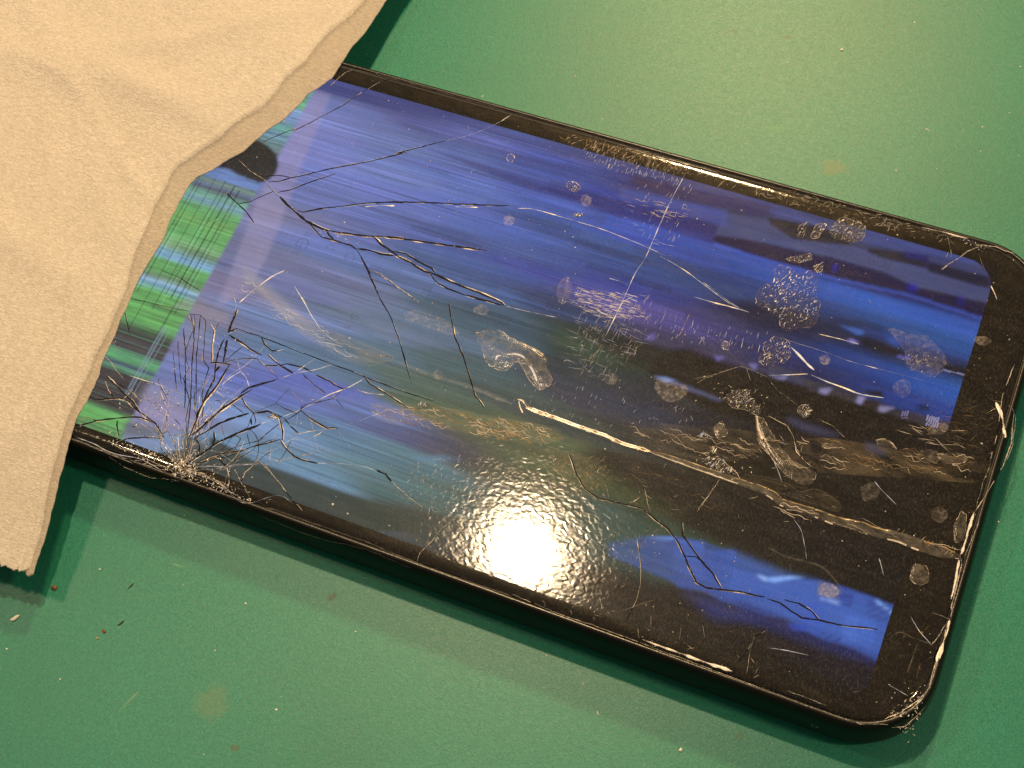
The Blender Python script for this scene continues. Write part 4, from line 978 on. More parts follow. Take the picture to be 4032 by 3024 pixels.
  ([(69.59,-21.71),(76.31,-20.3),(76.23,-31.18),(69.31,-34.88),(63.31,-35.03),(66.08,-30.74),(70.36,-28.03)],60,0.8,1.2,0.3,1.6,0.03,[4,4,6]),
  ([(66.82,-10.35),(75.43,-9.97),(75.01,-11.51),(70.75,-11.01),(67.05,-11.21)],34,1.25,0.12,0.4,1.0,0.04,[4,6,1]),
  ([(25.78,-34.7),(36.18,-33.11),(56.91,-34.22),(57.59,-36.35),(41.64,-36.24),(26.57,-36.71)],45,0.6,1.2,0.3,1.2,0.04,[4,1]),
  ([(9.76,-6.39),(28.67,-0.15),(39.22,-4.1),(25.04,-9.23),(11.35,-10.29)],200,1.4,0.3,0.3,0.9,0.035,[4,3,4]),
  ([(17.73,-14.42),(35.52,-12.95),(47.28,-14.95),(31.6,-20.72),(21.49,-18.07)],120,-0.12,0.25,0.5,2.4,0.04,[4,4,6]),
  ([(18.81,-15.0),(26.65,-13.94),(29.01,-17.51),(24.84,-19.92),(19.74,-17.36)],260,1.15,0.25,0.4,1.3,0.045,[6,4,4]),
  ([(1.32,-23.62),(11.83,-18.44),(14.86,-25.77),(10.27,-29.63),(3.13,-30.08)],300,1.35,0.5,0.25,0.7,0.04,[4,3,6]),
  ([(25.94,-22.78),(38.2,-23.59),(40.17,-29.1),(32.27,-34.1),(26.71,-29.95)],120,0.9,1.0,0.2,0.7,0.035,[4,1]),
  ([(-36.99,31.57),(-6.26,32.92),(0.44,16.47),(-35.18,16.29)],60,0.1,0.9,0.3,1.2,0.03,[3,4]),
  ([(28.35,-2.08),(39.01,-1.32),(56.17,-1.13),(59.89,-13.58),(34.57,-22.94),(31.03,-13.24)],170,0.0,0.8,0.3,1.5,0.035,[4,1,4]),
 ],
 'wavy': [
  ([(-7.94,-17.54),(-0.32,-15.03),(7.84,-13.95),(17.71,-12.22),(19.64,-12.89),(12.85,-15.8),(4.81,-16.89),(-5.05,-19.06)],130,1.0,4.5,0.34,0.05,[6,6,1,4]),
  ([(5.9,-14.42),(17.79,-12.42),(19.25,-13.48),(13.01,-16.2),(7.92,-16.68)],80,0.8,3.0,0.36,0.055,[6,1]),
  ([(29.39,-8.75),(32.72,-6.64),(40.47,-5.64),(45.31,-4.18),(46.0,-6.31),(41.49,-8.69),(34.86,-8.87),(29.83,-9.95)],90,1.0,4.0,0.3,0.05,[4,1,4]),
  ([(47.0,-3.3),(50.97,-1.86),(61.29,0.14),(75.18,3.97),(75.86,1.29),(66.12,-1.78),(54.45,-6.04),(47.86,-5.98)],100,1.2,5.0,0.34,0.055,[6,4,1,4]),
  ([(50.37,-13.81),(55.91,-10.81),(64.41,-10.77),(74.68,-10.25),(74.95,-11.3),(64.84,-12.26),(57.59,-12.82)],22,1.5,6,0.2,0.06,[4,1]),
  ([(-35.78,-4.22),(-26.51,-6.96),(-20.38,-7.88),(-12.29,-9.96),(-13.8,-12.13),(-22.33,-10.23),(-34.54,-6.66)],90,1.0,4.0,0.22,0.05,[4,3,4]),
 ],
 'haze': [
  [(-8.03,-17.34),(-0.41,-14.83),(7.67,-13.55),(18.63,-11.89),(20.24,-13.35),(13.09,-16.4),(4.98,-17.29),(-4.87,-19.46)],
  [(28.86,-7.28),(35.03,-5.5),(44.96,-3.11),(46.42,-5.56),(42.81,-8.65),(36.61,-10.02),(29.97,-10.34)],
  [(49.27,-3.48),(54.93,-0.42),(67.39,1.38),(75.62,3.88),(75.7,0.27),(66.36,-2.66),(54.45,-6.04),(50.18,-6.37)],
  [(14.01,-16.06),(24.85,-14.6),(29.29,-18.28),(23.2,-20.95),(16.51,-19.65)],
  [(45.49,-9.58),(52.07,-8.92),(55.79,-8.43),(58.66,-8.95),(59.15,-10.62),(52.67,-10.86),(46.24,-11.06)],
  [(-38.8,-3.54),(-32.9,-4.66),(-23.48,-7.86),(-15.54,-10.57),(-8.19,-9.05),(-7.77,-9.98),(-12.93,-11.82),(-19.69,-10.4),(-29.09,-7.02),(-36.79,-4.86)],
 ],
 'spl': [
  (-29.1,-36.11,1.2,0.8,130,0.5),
  (-29.1,-34.51,2.4,1.6,130,0.42),
  (-33.1,-35.51,4.5,0.6,120,0.4),
  (-24.1,-36.71,4,0.6,130,0.4),
  (-37.96,-28.69,2.3,2.6,130,0.38),
  (-29.9,-21.38,2.0,5.0,90,0.3),
  (75.45,-33.38,1.6,1.6,90,0.4),
  (66.37,36.59,1.2,0.7,40,0.35),
  (41.48,1.4,1.9,0.8,70,0.35),
  (42.44,-9.52,1.8,0.8,70,0.35),
  (62.92,15.4,1.2,0.8,50,0.3),
  (-24.84,6.81,2.2,0.5,40,0.3),
 ],
 'smears': [
  ([(44.43,-0.44),(45.32,-2.38),(46.38,-3.79)],0.3,0.8,[1,6,4,3]),
  ([(7.66,-1.24),(9.03,-1.02),(10.8,-1.21),(12.86,-1.82)],0.35,0.9,[6,2,1]),
  ([(6.79,-5.86),(6.52,-4.34),(7.39,-3.5),(9.07,-2.9),(10.62,-3.15),(12.12,-4.49),(13.79,-6.27)],0.5,0.6,[3,4,2,4]),
  ([(11.74,-9.5),(12.86,-9.62),(13.96,-10.27)],0.35,0.6,[1,2,4]),
  ([(12.19,-9.73),(12.82,-10.68),(13.45,-11.36)],0.25,0.3,[2,1,4]),
  ([(60.88,1.31),(61.87,1.89),(62.98,1.63),(63.94,0.95)],0.3,0.4,[4,1]),
 ],
 'mark': [
  (64.4,64.46,4.2,5.0),
  (64.4,65.1,4.15,4.2),
  (65.1,65.16,4.2,5.0),
 ],
}

# ------------------------------------------------------------------ helpers
random.seed(7); RNG = np.random.RandomState(11)
def lin(h):
    h = h.lstrip('#'); c = [int(h[i:i+2], 16)/255 for i in (0, 2, 4)]
    return [x/12.92 if x <= .04045 else ((x+.055)/1.055)**2.4 for x in c]
def noise2(nx, ny, cx, cy, seed):
    """smooth value noise on an nx*ny lattice with cx*cy cells"""
    r = np.random.RandomState(seed); g = r.rand(int(cx)+3, int(cy)+3)
    x = np.linspace(0, cx, nx); y = np.linspace(0, cy, ny)
    xi = x.astype(int); yi = y.astype(int); fx = x-xi; fy = y-yi
    fx = (fx*fx*(3-2*fx))[:, None]; fy = (fy*fy*(3-2*fy))[None, :]
    a = g[xi][:, yi]; b = g[xi+1][:, yi]; c = g[xi][:, yi+1]; d = g[xi+1][:, yi+1]
    return (a*(1-fx)+b*fx)*(1-fy)+(c*(1-fx)+d*fx)*fy
def mesh_obj(name, verts, faces, mats, parent=None, fmat=None, smooth=False):
    me = bpy.data.meshes.new(name)
    me.from_pydata([tuple(v) for v in verts], [], faces)
    for m in (mats if isinstance(mats, (list, tuple)) else [mats]): me.materials.append(m)
    if fmat is not None: me.polygons.foreach_set('material_index', list(fmat))
    if smooth: me.polygons.foreach_set('use_smooth', [True]*len(me.polygons))
    me.update()
    o = bpy.data.objects.new(name, me); COL.objects.link(o)
    if parent is not None: o.parent = parent
    return o
def grid_mesh(name, X, Y, Z, mats, parent=None, smooth=True, wrap=False):
    nx, ny = X.shape
    co = np.stack([X, Y, Z], -1).reshape(-1, 3)*MM
    idx = np.arange(nx*ny).reshape(nx, ny)
    q = np.stack([idx[:-1, :-1], idx[1:, :-1], idx[1:, 1:], idx[:-1, 1:]], -1).reshape(-1, 4)
    me = bpy.data.meshes.new(name)
    me.vertices.add(len(co)); me.vertices.foreach_set('co', co.ravel().astype(np.float32))
    me.loops.add(len(q)*4); me.loops.foreach_set('vertex_index', q.ravel().astype(np.int32))
    me.polygons.add(len(q)); me.polygons.foreach_set('loop_start', np.arange(0, len(q)*4, 4, dtype=np.int32))
    if smooth: me.polygons.foreach_set('use_smooth', np.ones(len(q), bool))
    me.update(calc_edges=True)
    for m in (mats if isinstance(mats, (list, tuple)) else [mats]): me.materials.append(m)
    o = bpy.data.objects.new(name, me); COL.objects.link(o)
    if parent is not None: o.parent = parent
    return o
def tag(o, label=None, cat=None, group=None, kind=None):
    for k, v in (('label', label), ('category', cat), ('group', group), ('kind', kind)):
        if v: o[k] = v
    return o

# ------------------------------------------------------------------ material kit
def new_mat(name):
    m = bpy.data.materials.new(name); m.use_nodes = True
    nt = m.node_tree; nt.nodes.clear()
    out = nt.nodes.new('ShaderNodeOutputMaterial')
    return m, nt, out
class N:
    def __init__(s, nt): s.nt = nt
    def node(s, t, **kw):
        n = s.nt.nodes.new(t)
        for k, v in kw.items():
            if k.startswith('i_'): n.inputs[int(k[2:])].default_value = v
            else: setattr(n, k, v)
        return n
    def link(s, a, b): s.nt.links.new(a, b)
    def coords(s, scale=(1000, 1000, 1000), rot=(0, 0, 0), loc=(0, 0, 0)):
        tc = s.node('ShaderNodeTexCoord'); mp = s.node('ShaderNodeMapping')
        mp.inputs['Scale'].default_value = scale; mp.inputs['Rotation'].default_value = rot; mp.inputs['Location'].default_value = loc
        s.link(tc.outputs['Object'], mp.inputs['Vector']); return mp.outputs[0]
    def noise(s, vec, scale, detail=3, rough=.5, dist=0):
        n = s.node('ShaderNodeTexNoise'); n.inputs['Scale'].default_value = scale
        n.inputs['Detail'].default_value = detail; n.inputs['Roughness'].default_value = rough; n.inputs['Distortion'].default_value = dist
        s.link(vec, n.inputs['Vector']); return n.outputs['Fac']
    def ramp(s, fac, stops):
        n = s.node('ShaderNodeValToRGB'); e = n.color_ramp.elements
        while len(e) < len(stops): e.new(0.5)
        for el, (p, c) in zip(e, stops):
            el.position = p; el.color = tuple(c)+(1,) if not isinstance(c, (int, float)) else (c, c, c, 1)
        s.link(fac, n.inputs[0]); return n.outputs[0]
    def math(s, op, a, b=None, clamp=False):
        n = s.node('ShaderNodeMath', operation=op, use_clamp=clamp)
        for i, v in enumerate((a, b)):
            if v is None: continue
            if isinstance(v, (int, float)): n.inputs[i].default_value = v
            else: s.link(v, n.inputs[i])
        return n.outputs[0]
    def mixc(s, fac, a, b):
        n = s.node('ShaderNodeMix', data_type='RGBA')
        for i, v in ((0, fac), (6, a), (7, b)):
            if isinstance(v, (int, float)): n.inputs[i].default_value = v
            elif isinstance(v, (tuple, list)): n.inputs[i].default_value = tuple(v)+(1,) if len(v) == 3 else v
            else: s.link(v, n.inputs[i])
        return n.outputs[2]
    def bump(s, h, dist, strength=1.0, normal=None):
        n = s.node('ShaderNodeBump'); n.inputs['Strength'].default_value = strength; n.inputs['Distance'].default_value = dist
        s.link(h, n.inputs['Height'])
        if normal is not None: s.link(normal, n.inputs['Normal'])
        return n.outputs[0]
    def pbsdf(s, col, rough, metal=0, spec=.5, normal=None, coat=0):
        p = s.node('ShaderNodeBsdfPrincipled')
        for k, v in (('Base Color', col), ('Roughness', rough), ('Metallic', metal), ('Specular IOR Level', spec), ('Coat Weight', coat)):
            if isinstance(v, (int, float)): p.inputs[k].default_value = v
            elif isinstance(v, (tuple, list)): p.inputs[k].default_value = tuple(v)+(1,)
            else: s.link(v, p.inputs[k])
        if normal is not None: s.link(normal, p.inputs['Normal'])
        return p.outputs[0]
    def mixs(s, fac, a, b):
        n = s.node('ShaderNodeMixShader')
        if isinstance(fac, (int, float)): n.inputs[0].default_value = fac
        else: s.link(fac, n.inputs[0])
        s.link(a, n.inputs[1]); s.link(b, n.inputs[2]); return n.outputs[0]

# --- mat
def mat_workmat():
    m, nt, out = new_mat('green_rubber'); k = N(nt)
    v = k.coords()
    big = k.noise(v, .03, 3); mid = k.noise(v, .8, 4, .6); fine = k.noise(v, 2.6, 3, .7, 1.2)
    grain = k.noise(v, 4.2, 3, .7, 1.5)
    c = k.mixc(k.ramp(fine, [(.38, 0), (.62, 1)]), (.004, .158, .108), (.014, .236, .160))
    c = k.mixc(k.math('MULTIPLY', k.ramp(big, [(.40, 0), (.65, 1)]), .35), c, (.020, .155, .100))
    c = k.mixc(k.math('MULTIPLY', k.ramp(grain, [(.54, 0), (.68, 1)]), .42), c, (.075, .25, .155))
    # stains, each with an outline of its own
    tc = k.coords()
    for (x, y, rx, ry, rot, col, a, ns) in DATA['stains']:
        mp = k.node('ShaderNodeMapping', vector_type='TEXTURE')
        mp.inputs['Location'].default_value = (x, y, 0); mp.inputs['Rotation'].default_value = (0, 0, rot)
        mp.inputs['Scale'].default_value = (rx, ry, 1000)
        k.link(tc, mp.inputs['Vector'])
        ln = k.node('ShaderNodeVectorMath', operation='LENGTH'); k.link(mp.outputs[0], ln.inputs[0])
        nn = k.noise(tc, ns, 3, .6)
        d = k.math('ADD', ln.outputs['Value'], k.math('MULTIPLY', k.math('SUBTRACT', nn, .5), 1.6))
        msk = k.ramp(d, [(.55, 1), (1.05, 0)])
        c = k.mixc(k.math('MULTIPLY', msk, a), c, tuple(lin(col)))
    n1 = k.bump(fine, 0.000030, .9)
    n2 = k.bump(grain, 0.000016, .9, n1)
    r = k.ramp(mid, [(.3, .33), (.7, .36)])
    k.link(k.pbsdf(c, r, spec=.42, normal=n2), out.inputs[0])
    return m
def mat_paper(single=False):
    m, nt, out = new_mat('single_ply_hem' if single else 'cream_paper'); k = N(nt)
    v = k.coords(scale=(1000, 1000, 1000)); vs = k.coords(scale=(620, 1500, 1000), rot=(0, 0, -.5))
    a = k.noise(vs, 2.3, 4, .62, 1.2); b = k.noise(v, 3.4, 4, .6, .8); cc = k.noise(v, .09, 3)
    h = k.math('ADD', a, k.math('MULTIPLY', b, .5))
    c = k.mixc(k.ramp(a, [(.38, 0), (.62, 1)]), (.64, .57, .50) if single else (.66, .60, .52), (.86, .77, .68) if single else (.90, .82, .755))
    c = k.mixc(k.math('MULTIPLY', k.ramp(cc, [(.35, 0), (.7, 1)]), .3), c, (.72, .67, .58))
    n = k.bump(h, 0.00022, .9)
    p = k.pbsdf(c, .9, spec=.15, normal=n)
    t = k.node('ShaderNodeBsdfTranslucent'); k.link(c, t.inputs[0]); k.link(n, t.inputs[1])
    k.link(k.mixs(.45 if single else .2, p, t.outputs[0]), out.inputs[0]); return m
def mat_simple(name, col, rough=.5, metal=0, spec=.5, bs=None, bd=0.00002, coat=0, vary=None):
    m, nt, out = new_mat(name); k = N(nt); v = k.coords(); n = None; c = col
    if bs: n = k.bump(k.noise(v, bs, 4, .6), bd)
    if vary: c = k.mixc(k.ramp(k.noise(v, vary[0], 3, .6), [(.35, 0), (.65, 1)]), col, vary[1])
    k.link(k.pbsdf(c, rough, metal, spec, n, coat), out.inputs[0]); return m
def mat_alpha(name, col, a_lo, a_hi, scale, stretch=(1, 1), rot=0, rough=.35, lo=.4, hi=.65, spec=.5, bd=.00005):
    """thin torn or lifted film: partly see-through, speckled"""
    m, nt, out = new_mat(name); k = N(nt)
    v = k.coords(scale=(1000*stretch[0], 1000*stretch[1], 1000), rot=(0, 0, rot))
    f = k.noise(v, scale, 4, .65, .5)
    oi = k.node('ShaderNodeObjectInfo'); a = k.math('MULTIPLY', k.ramp(f, [(lo, a_lo), (hi, a_hi)]), k.math('ADD', .45, k.math('MULTIPLY', oi.outputs['Random'], .8)), True)
    n = k.bump(f, bd)
    p = k.pbsdf(col, rough, spec=spec, normal=n); t = k.node('ShaderNodeBsdfTransparent')
    k.link(k.mixs(a, t.outputs[0], p), out.inputs[0]); return m
def mat_glass():
    m, nt, out = new_mat('cracked_cover_glass'); k = N(nt)
    v = k.coords()
    # orange-peel relief of the loosened film
    a = k.noise(v, 1.5, 2, .5); b = k.noise(v, .55, 2, .5, .6)
    vv = k.coords(scale=(1600, 1000, 1000), rot=(0, 0, .35)); c_ = k.noise(vv, 2.6, 2, .5, 1.0)
    h = k.math('ADD', k.math('ADD', a, k.math('MULTIPLY', b, 1.2)), k.math('MULTIPLY', c_, .5))
    reg = k.ramp(k.noise(v, .035, 2), [(.35, .25), (.6, 1)])
    hh = k.math('MULTIPLY', h, reg)
    n1 = k.bump(hh, 0.0000042)
    n2 = k.bump(c_, 0.00002)
    fr = k.node('ShaderNodeFresnel'); fr.inputs[0].default_value = 1.5
    g1 = k.node('ShaderNodeBsdfGlossy'); g1.distribution = 'BECKMANN'; g1.inputs['Roughness'].default_value = .03; k.link(n1, g1.inputs['Normal'])
    g2 = k.node('ShaderNodeBsdfGlossy'); g2.inputs['Roughness'].default_value = .30; k.link(n2, g2.inputs['Normal'])
    g2.inputs['Color'].default_value = (1, .95, .85, 1)
    tr = k.node('ShaderNodeBsdfTransparent')
    g3 = k.node('ShaderNodeBsdfGlossy'); g3.distribution = 'BECKMANN'; g3.inputs['Roughness'].default_value = .13
    vd = k.coords(scale=(1000, 1250, 1000), rot=(0, 0, .6)); dm = k.noise(vd, 1.25, 0, .5, .6); n3 = k.bump(k.math('ADD', dm, k.math('MULTIPLY', b, .3)), 0.0000115)
    k.link(n3, g3.inputs['Normal'])
    s1 = k.mixs(fr.outputs[0], tr.outputs[0], k.mixs(.40, g1.outputs[0], g3.outputs[0]))
    # smears and dust; the diffuse dirt also paints reflected haze; broad sheen
    vs = k.coords(scale=(500, 1600, 1000), rot=(0, 0, .05)); sm = k.noise(vs, .5, 5, .65, .4)
    dsm = k.math('MULTIPLY', k.ramp(sm, [(.42, .10), (.7, 1)]), .010)
    s2 = k.mixs(k.math('ADD', k.math('MULTIPLY', dsm, .25), .0030), s1, g2.outputs[0])
    df = k.node('ShaderNodeBsdfDiffuse'); df.inputs[0].default_value = (.62, .55, .50, 1)
    vg = k.coords(scale=(1500, 800, 1000), rot=(0, 0, .5)); sp = k.noise(vg, 2.6, 3, .75, .6)
    rg_ = k.ramp(k.noise(v, .045, 3, .6), [(.40, .25), (.58, 1)])
    spk = k.math('MULTIPLY', k.math('MULTIPLY', k.ramp(sp, [(.50, 0), (.72, 1)]), rg_), .055)
    f = k.math('ADD', k.math('MULTIPLY', dsm, .9), spk)
    k.link(k.mixs(k.math('ADD', f, .0015), s2, df.outputs[0]), out.inputs[0]); return m
def mat_display():
    m, nt, out = new_mat('glitching_display'); k = N(nt)
    at = k.node('ShaderNodeAttribute', attribute_name='picture')
    e = k.node('ShaderNodeEmission')
    v = k.coords(scale=(1000, 1000, 1000)); vx = k.coords(scale=(60, 1000, 1000)); vy = k.coords(scale=(1000, 60, 1000))
    rows = k.noise(vx, 4.5, 3, .7); cols = k.noise(vy, 5.5, 3, .7); cell = k.noise(v, .18, 1)
    mod = k.math('ADD', .80, k.math('MULTIPLY', rows, .26))
    mod = k.math('ADD', mod, k.math('MULTIPLY', k.math('MULTIPLY', k.math('SUBTRACT', cols, .4), cell), .5))
    k.link(at.outputs['Color'], e.inputs[0]); k.link(mod, e.inputs[1])
    p = k.pbsdf((.003, .003, .0035), .6, spec=.03)
    ad = k.node('ShaderNodeAddShader'); k.link(p, ad.inputs[0]); k.link(e.outputs[0], ad.inputs[1])
    k.link(ad.outputs[0], out.inputs[0]); return m

M = dict(
  mat=mat_workmat(), paper=mat_paper(), hem=mat_paper(True), glass=mat_glass(), display=mat_display(),
  frame=mat_simple('black_frame', (.006, .0055, .005), .42, spec=.16, bs=.8, bd=.00001),
  rim=mat_simple('dark_rim_lip', (.030, .023, .016), .28, spec=1.0, bs=1.2, bd=.00004),
  gap=mat_simple('dark_glue_gap', (.01, .008, .006), .6, bs=3, bd=.00005),
  bezel=mat_simple('black_bezel_print', (.004, .0035, .003), .6, spec=.05, bs=2.0, bd=.00002, vary=(.8, (.012, .008, .004))),
  dark=mat_simple('open_crack', (.006, .005, .008), .55, spec=.12),
  tan=mat_simple('crushed_glass', (.46, .39, .34), .4, spec=.6, bs=2.5, bd=.0001, vary=(1.2, (.74, .66, .58))),
  brt=mat_simple('bright_chip_glint', (.92, .86, .78), .2, spec=.8, bs=2.5, bd=.0001),  # chips, and the painted glints on rim, crease and film
  pale=mat_simple('pale_crack_edge', (.42, .52, .82), .35, spec=.6, bs=2.0, bd=.0001, vary=(.6, (.72, .76, .95))),  # blue reflection of the screen put into the crack colour
  cyan=mat_simple('green_lit_crack', (.22, .75, .50), .35, spec=.6),  # green light of the screen stripe put into the colour
  veil=mat_alpha('lifted_film_edge', (.50, .45, .41), .05, .22, .9, rough=.22, lo=.35, hi=.75),
  hazy=mat_alpha('hazy_film', (.42, .34, .22), .0, .13, .35, stretch=(.45, 1.3), rough=.45, bd=.0001),
  frost=mat_alpha('frosted_scuff', (.60, .54, .52), .05, .42, 1.7, rough=.35, lo=.46, hi=.78),
  crump=mat_alpha('crumpled_film', (.085, .075, .08), .30, .75, 1.3, stretch=(1.9, .8), rot=.25, rough=.2, lo=.42, hi=.66, spec=1.0, bd=.0005),
  clear=mat_alpha('clear_blister', (.50, .44, .38), .04, .20, 1.2, rough=.12, spec=.8),
  gold=mat_simple('golden_wrinkle', (.17, .09, .03), .2, spec=.9, vary=(1.0, (.38, .28, .14))),
)
CM = [M['dark'], M['tan'], M['brt'], M['pale'], M['veil'], M['cyan'], M['gold']]

# ------------------------------------------------------------------ the mat
gx = np.linspace(-700, 700, 29); gy = np.linspace(-520, 560, 23)
X, Y = np.meshgrid(gx, gy, indexing='ij')
o = grid_mesh('work_mat', X, Y, X*0, M['mat'], smooth=False)
bm = bmesh.new(); bm.from_mesh(o.data)
r = bmesh.ops.extrude_face_region(bm, geom=bm.faces[:])
bmesh.ops.translate(bm, verts=[e for e in r['geom'] if isinstance(e, bmesh.types.BMVert)], vec=(0, 0, -.002))
for vtx in bm.verts:
    vtx.co.z = vtx.co.z
bm.to_mesh(o.data); bm.free()
# the extruded copy went down: drop the normals outward
bm = bmesh.new(); bm.from_mesh(o.data); bmesh.ops.recalc_face_normals(bm, faces=bm.faces[:]); bm.to_mesh(o.data); bm.free()
tag(o, kind='structure')

# ------------------------------------------------------------------ the phone
PH = bpy.data.objects.new('smartphone', None); COL.objects.link(PH)
tag(PH, 'black smartphone with a shattered, glitching blue screen lying on the green mat', 'smartphone')
ZG = 8.5
GX0, GX1, GY0, GY1 = -79.0, 76.5, -37.0, 37.4      # cover glass outline, mm
def rrect(x0, x1, y0, y1, r, n=14, step=2.0):
    pts = []
    for cx, cy, a0 in ((x1-r, y1-r, 0), (x0+r, y1-r, 90), (x0+r, y0+r, 180), (x1-r, y0+r, 270)):
        for i in range(n+1):
            a = math.radians(a0+90*i/n); pts.append((cx+r*math.cos(a), cy+r*math.sin(a)))
    out = []
    for i, p in enumerate(pts):
        q = pts[(i+1) % len(pts)]; d = math.dist(p, q); m = max(1, int(d/step))
        for j in range(m): out.append((p[0]+(q[0]-p[0])*j/m, p[1]+(q[1]-p[1])*j/m))
    return out
def loft(name, prof, mat, r=9.0, cap_top=False, cap_bot=False, jitter=None, smooth=True):
    """prof: (outward offset, z) from the glass outline, lofted round it"""
    base = rrect(GX0, GX1, GY0, GY1, r); n = len(base)
    cx, cy = (GX0+GX1)/2, (GY0+GY1)/2
    V = []; F = []
    rings = []
    for (off, z) in prof:
        ring = rrect(GX0-off, GX1+off, GY0-off, GY1+off, max(.5, r+off))
        # same count: sample the base direction instead
        pts = []
        for i, (bx, by) in enumerate(base):
            # outward normal of a rounded rectangle at a base point
            qx = min(max(bx, GX0+r), GX1-r); qy = min(max(by, GY0+r), GY1-r)
            dx, dy = bx-qx, by-qy; L = math.hypot(dx, dy) or 1
            j = jitter(i, z) if jitter else 0
            pts.append(((bx+dx/L*(off+j))*MM, (by+dy/L*(off+j))*MM, z*MM))
        rings.append(len(V)); V += pts
    for a, b in zip(rings, rings[1:]):
        for i in range(n):
            j = (i+1) % n; F.append((a+i, a+j, b+j, b+i))
    if cap_top: F.append(tuple(rings[0]+i for i in range(n))[::-1])
    if cap_bot: F.append(tuple(rings[-1]+i for i in range(n)))
    o = mesh_obj(name, V, F, mat, PH, smooth=smooth)
    bm = bmesh.new(); bm.from_mesh(o.data); bmesh.ops.recalc_face_normals(bm, faces=bm.faces[:])
    for f_ in bm.faces:
        if len(f_.verts) > 4: f_.smooth = False
    bm.to_mesh(o.data); bm.free()
    return o
# frame: the rim lip, its side wall and the rounded back edge
loft('frame', [(.18, ZG-.75), (.22, ZG-.42), (.42, ZG-.30), (.72, ZG-.42), (.98, ZG-.85), (1.22, ZG-1.6), (1.38, ZG-2.8), (1.44, ZG-4.2), (1.44, ZG-5.6), (1.30, ZG-6.9), (.75, ZG-7.9), (-1.0, ZG-8.42), (-4, ZG-8.46)], M['frame'], cap_bot=True)
loft('rim_lip', [(.14, ZG-.80), (.16, ZG-.36), (.30, ZG-.22), (.46, ZG-.26), (.50, ZG-.33)], M['rim'])
loft('glue_gap', [(.20, ZG-.62), (-.35, ZG-.62)], M['gap'])
# cover glass: flat top with a curved (2.5D) edge, under it the printed bezel and the panel
gl = loft('cover_glass', [(-1.75, ZG), (-1.7, ZG), (-1.2, ZG-.015), (-.75, ZG-.07), (-.4, ZG-.17), (-.15, ZG-.33), (0, ZG-.6)], M['glass'], cap_top=True)
loft('bezel', [(-.25, ZG-.70), (-.9, ZG-.66), (-1.5, ZG-.64), (-5.0, ZG-.64), (-9.5, ZG-.64)], M['bezel'], cap_top=False)
bz = bpy.data.objects['bezel']

# ---- display picture, computed on a fine grid in the panel's own millimetres
DX0, DX1, DY0, DY1 = -74.0, 69.6, -34.8, 34.4
RX = 0.16
ZD = ZG-.60
x0v = -60.0                         # the part under the paper is not lit
nx = int((DX1-x0v)/RX)+1; ny = int((DY1-DY0)/RX)+1
xs = np.linspace(x0v, DX1, nx); ys = np.linspace(DY0, DY1, ny)
def field(samples, xs, ys, Lx, Ly):
    acc = np.zeros((len(xs), len(ys), 3)); wt = np.zeros((len(xs), len(ys)))
    for (px, py), c in samples:
        ax = (xs-px)/Lx; ay = (ys-py)/Ly
        w = np.exp(-ax*ax)[:, None]*np.exp(-ay*ay)[None, :]
        w2 = 1e-3*np.exp(-(ax/3)**2)[:, None]*np.exp(-(ay/3)**2)[None, :]+1e-9
        w = w+w2; acc += w[..., None]*np.array(lin(c)); wt += w
    return acc/wt[..., None]
cxs = xs[::4]; cys = ys[::2]
cf = field(DATA['S'], cxs, cys, 6.5, 1.25)
def up(a, n, axis):
    m = a.shape[axis]; t = np.linspace(0, m-1, n); i = np.minimum(t.astype(int), m-2); f = t-i
    sh = [1]*a.ndim; sh[axis] = n; f = f.reshape(sh)
    return np.take(a, i, axis)*(1-f)+np.take(a, i+1, axis)*f
img = up(up(cf, nx, 0), ny, 1)
# streaks that run along the phone
st = np.zeros((nx, ny))
for (cx_, cy_, amp, sd) in ((6, 40, .30, 1), (10, 110, .30, 2), (10, 200, .30, 3), (5, 18, .22, 4), (24, 400, .16, 9)):
    st += amp*(noise2(nx, ny, cx_, cy_, sd)-.5)
left = 1/(1+np.exp((xs-(-5))/9))[:, None]
img *= np.clip(1+st*(.55+.42*left), .25, 2)[..., None]
hue = (noise2(nx, ny, 7, 60, 21)-.5)
img[..., 0] *= 1+.15*hue; img[..., 1] *= 1-.08*hue
img[..., 2] *= (1-.16/(1+np.exp(-(xs-12)/8)))[:, None]
# thin crisp line faults
rb = np.random.RandomState(15)
for _ in range(420):
    lx = rb.uniform(-58, 62) if rb.rand() < .35 else rb.uniform(-50, 5); ly = rb.uniform(-32, 33); ln = rb.uniform(4, 30); j = int((ly-DY0)/RX)
    i0 = max(0, int((lx-x0v)/RX)); i1 = min(nx, i0+int(ln/RX)); g_ = rb.choice([.68, .8, 1.2, 1.35])
    ramp_ = np.clip(np.minimum(np.arange(i1-i0), np.arange(i1-i0)[::-1])/25, 0, 1)
    if i1 > i0: img[i0:i1, j] *= (1+(g_-1)*ramp_)[:, None]
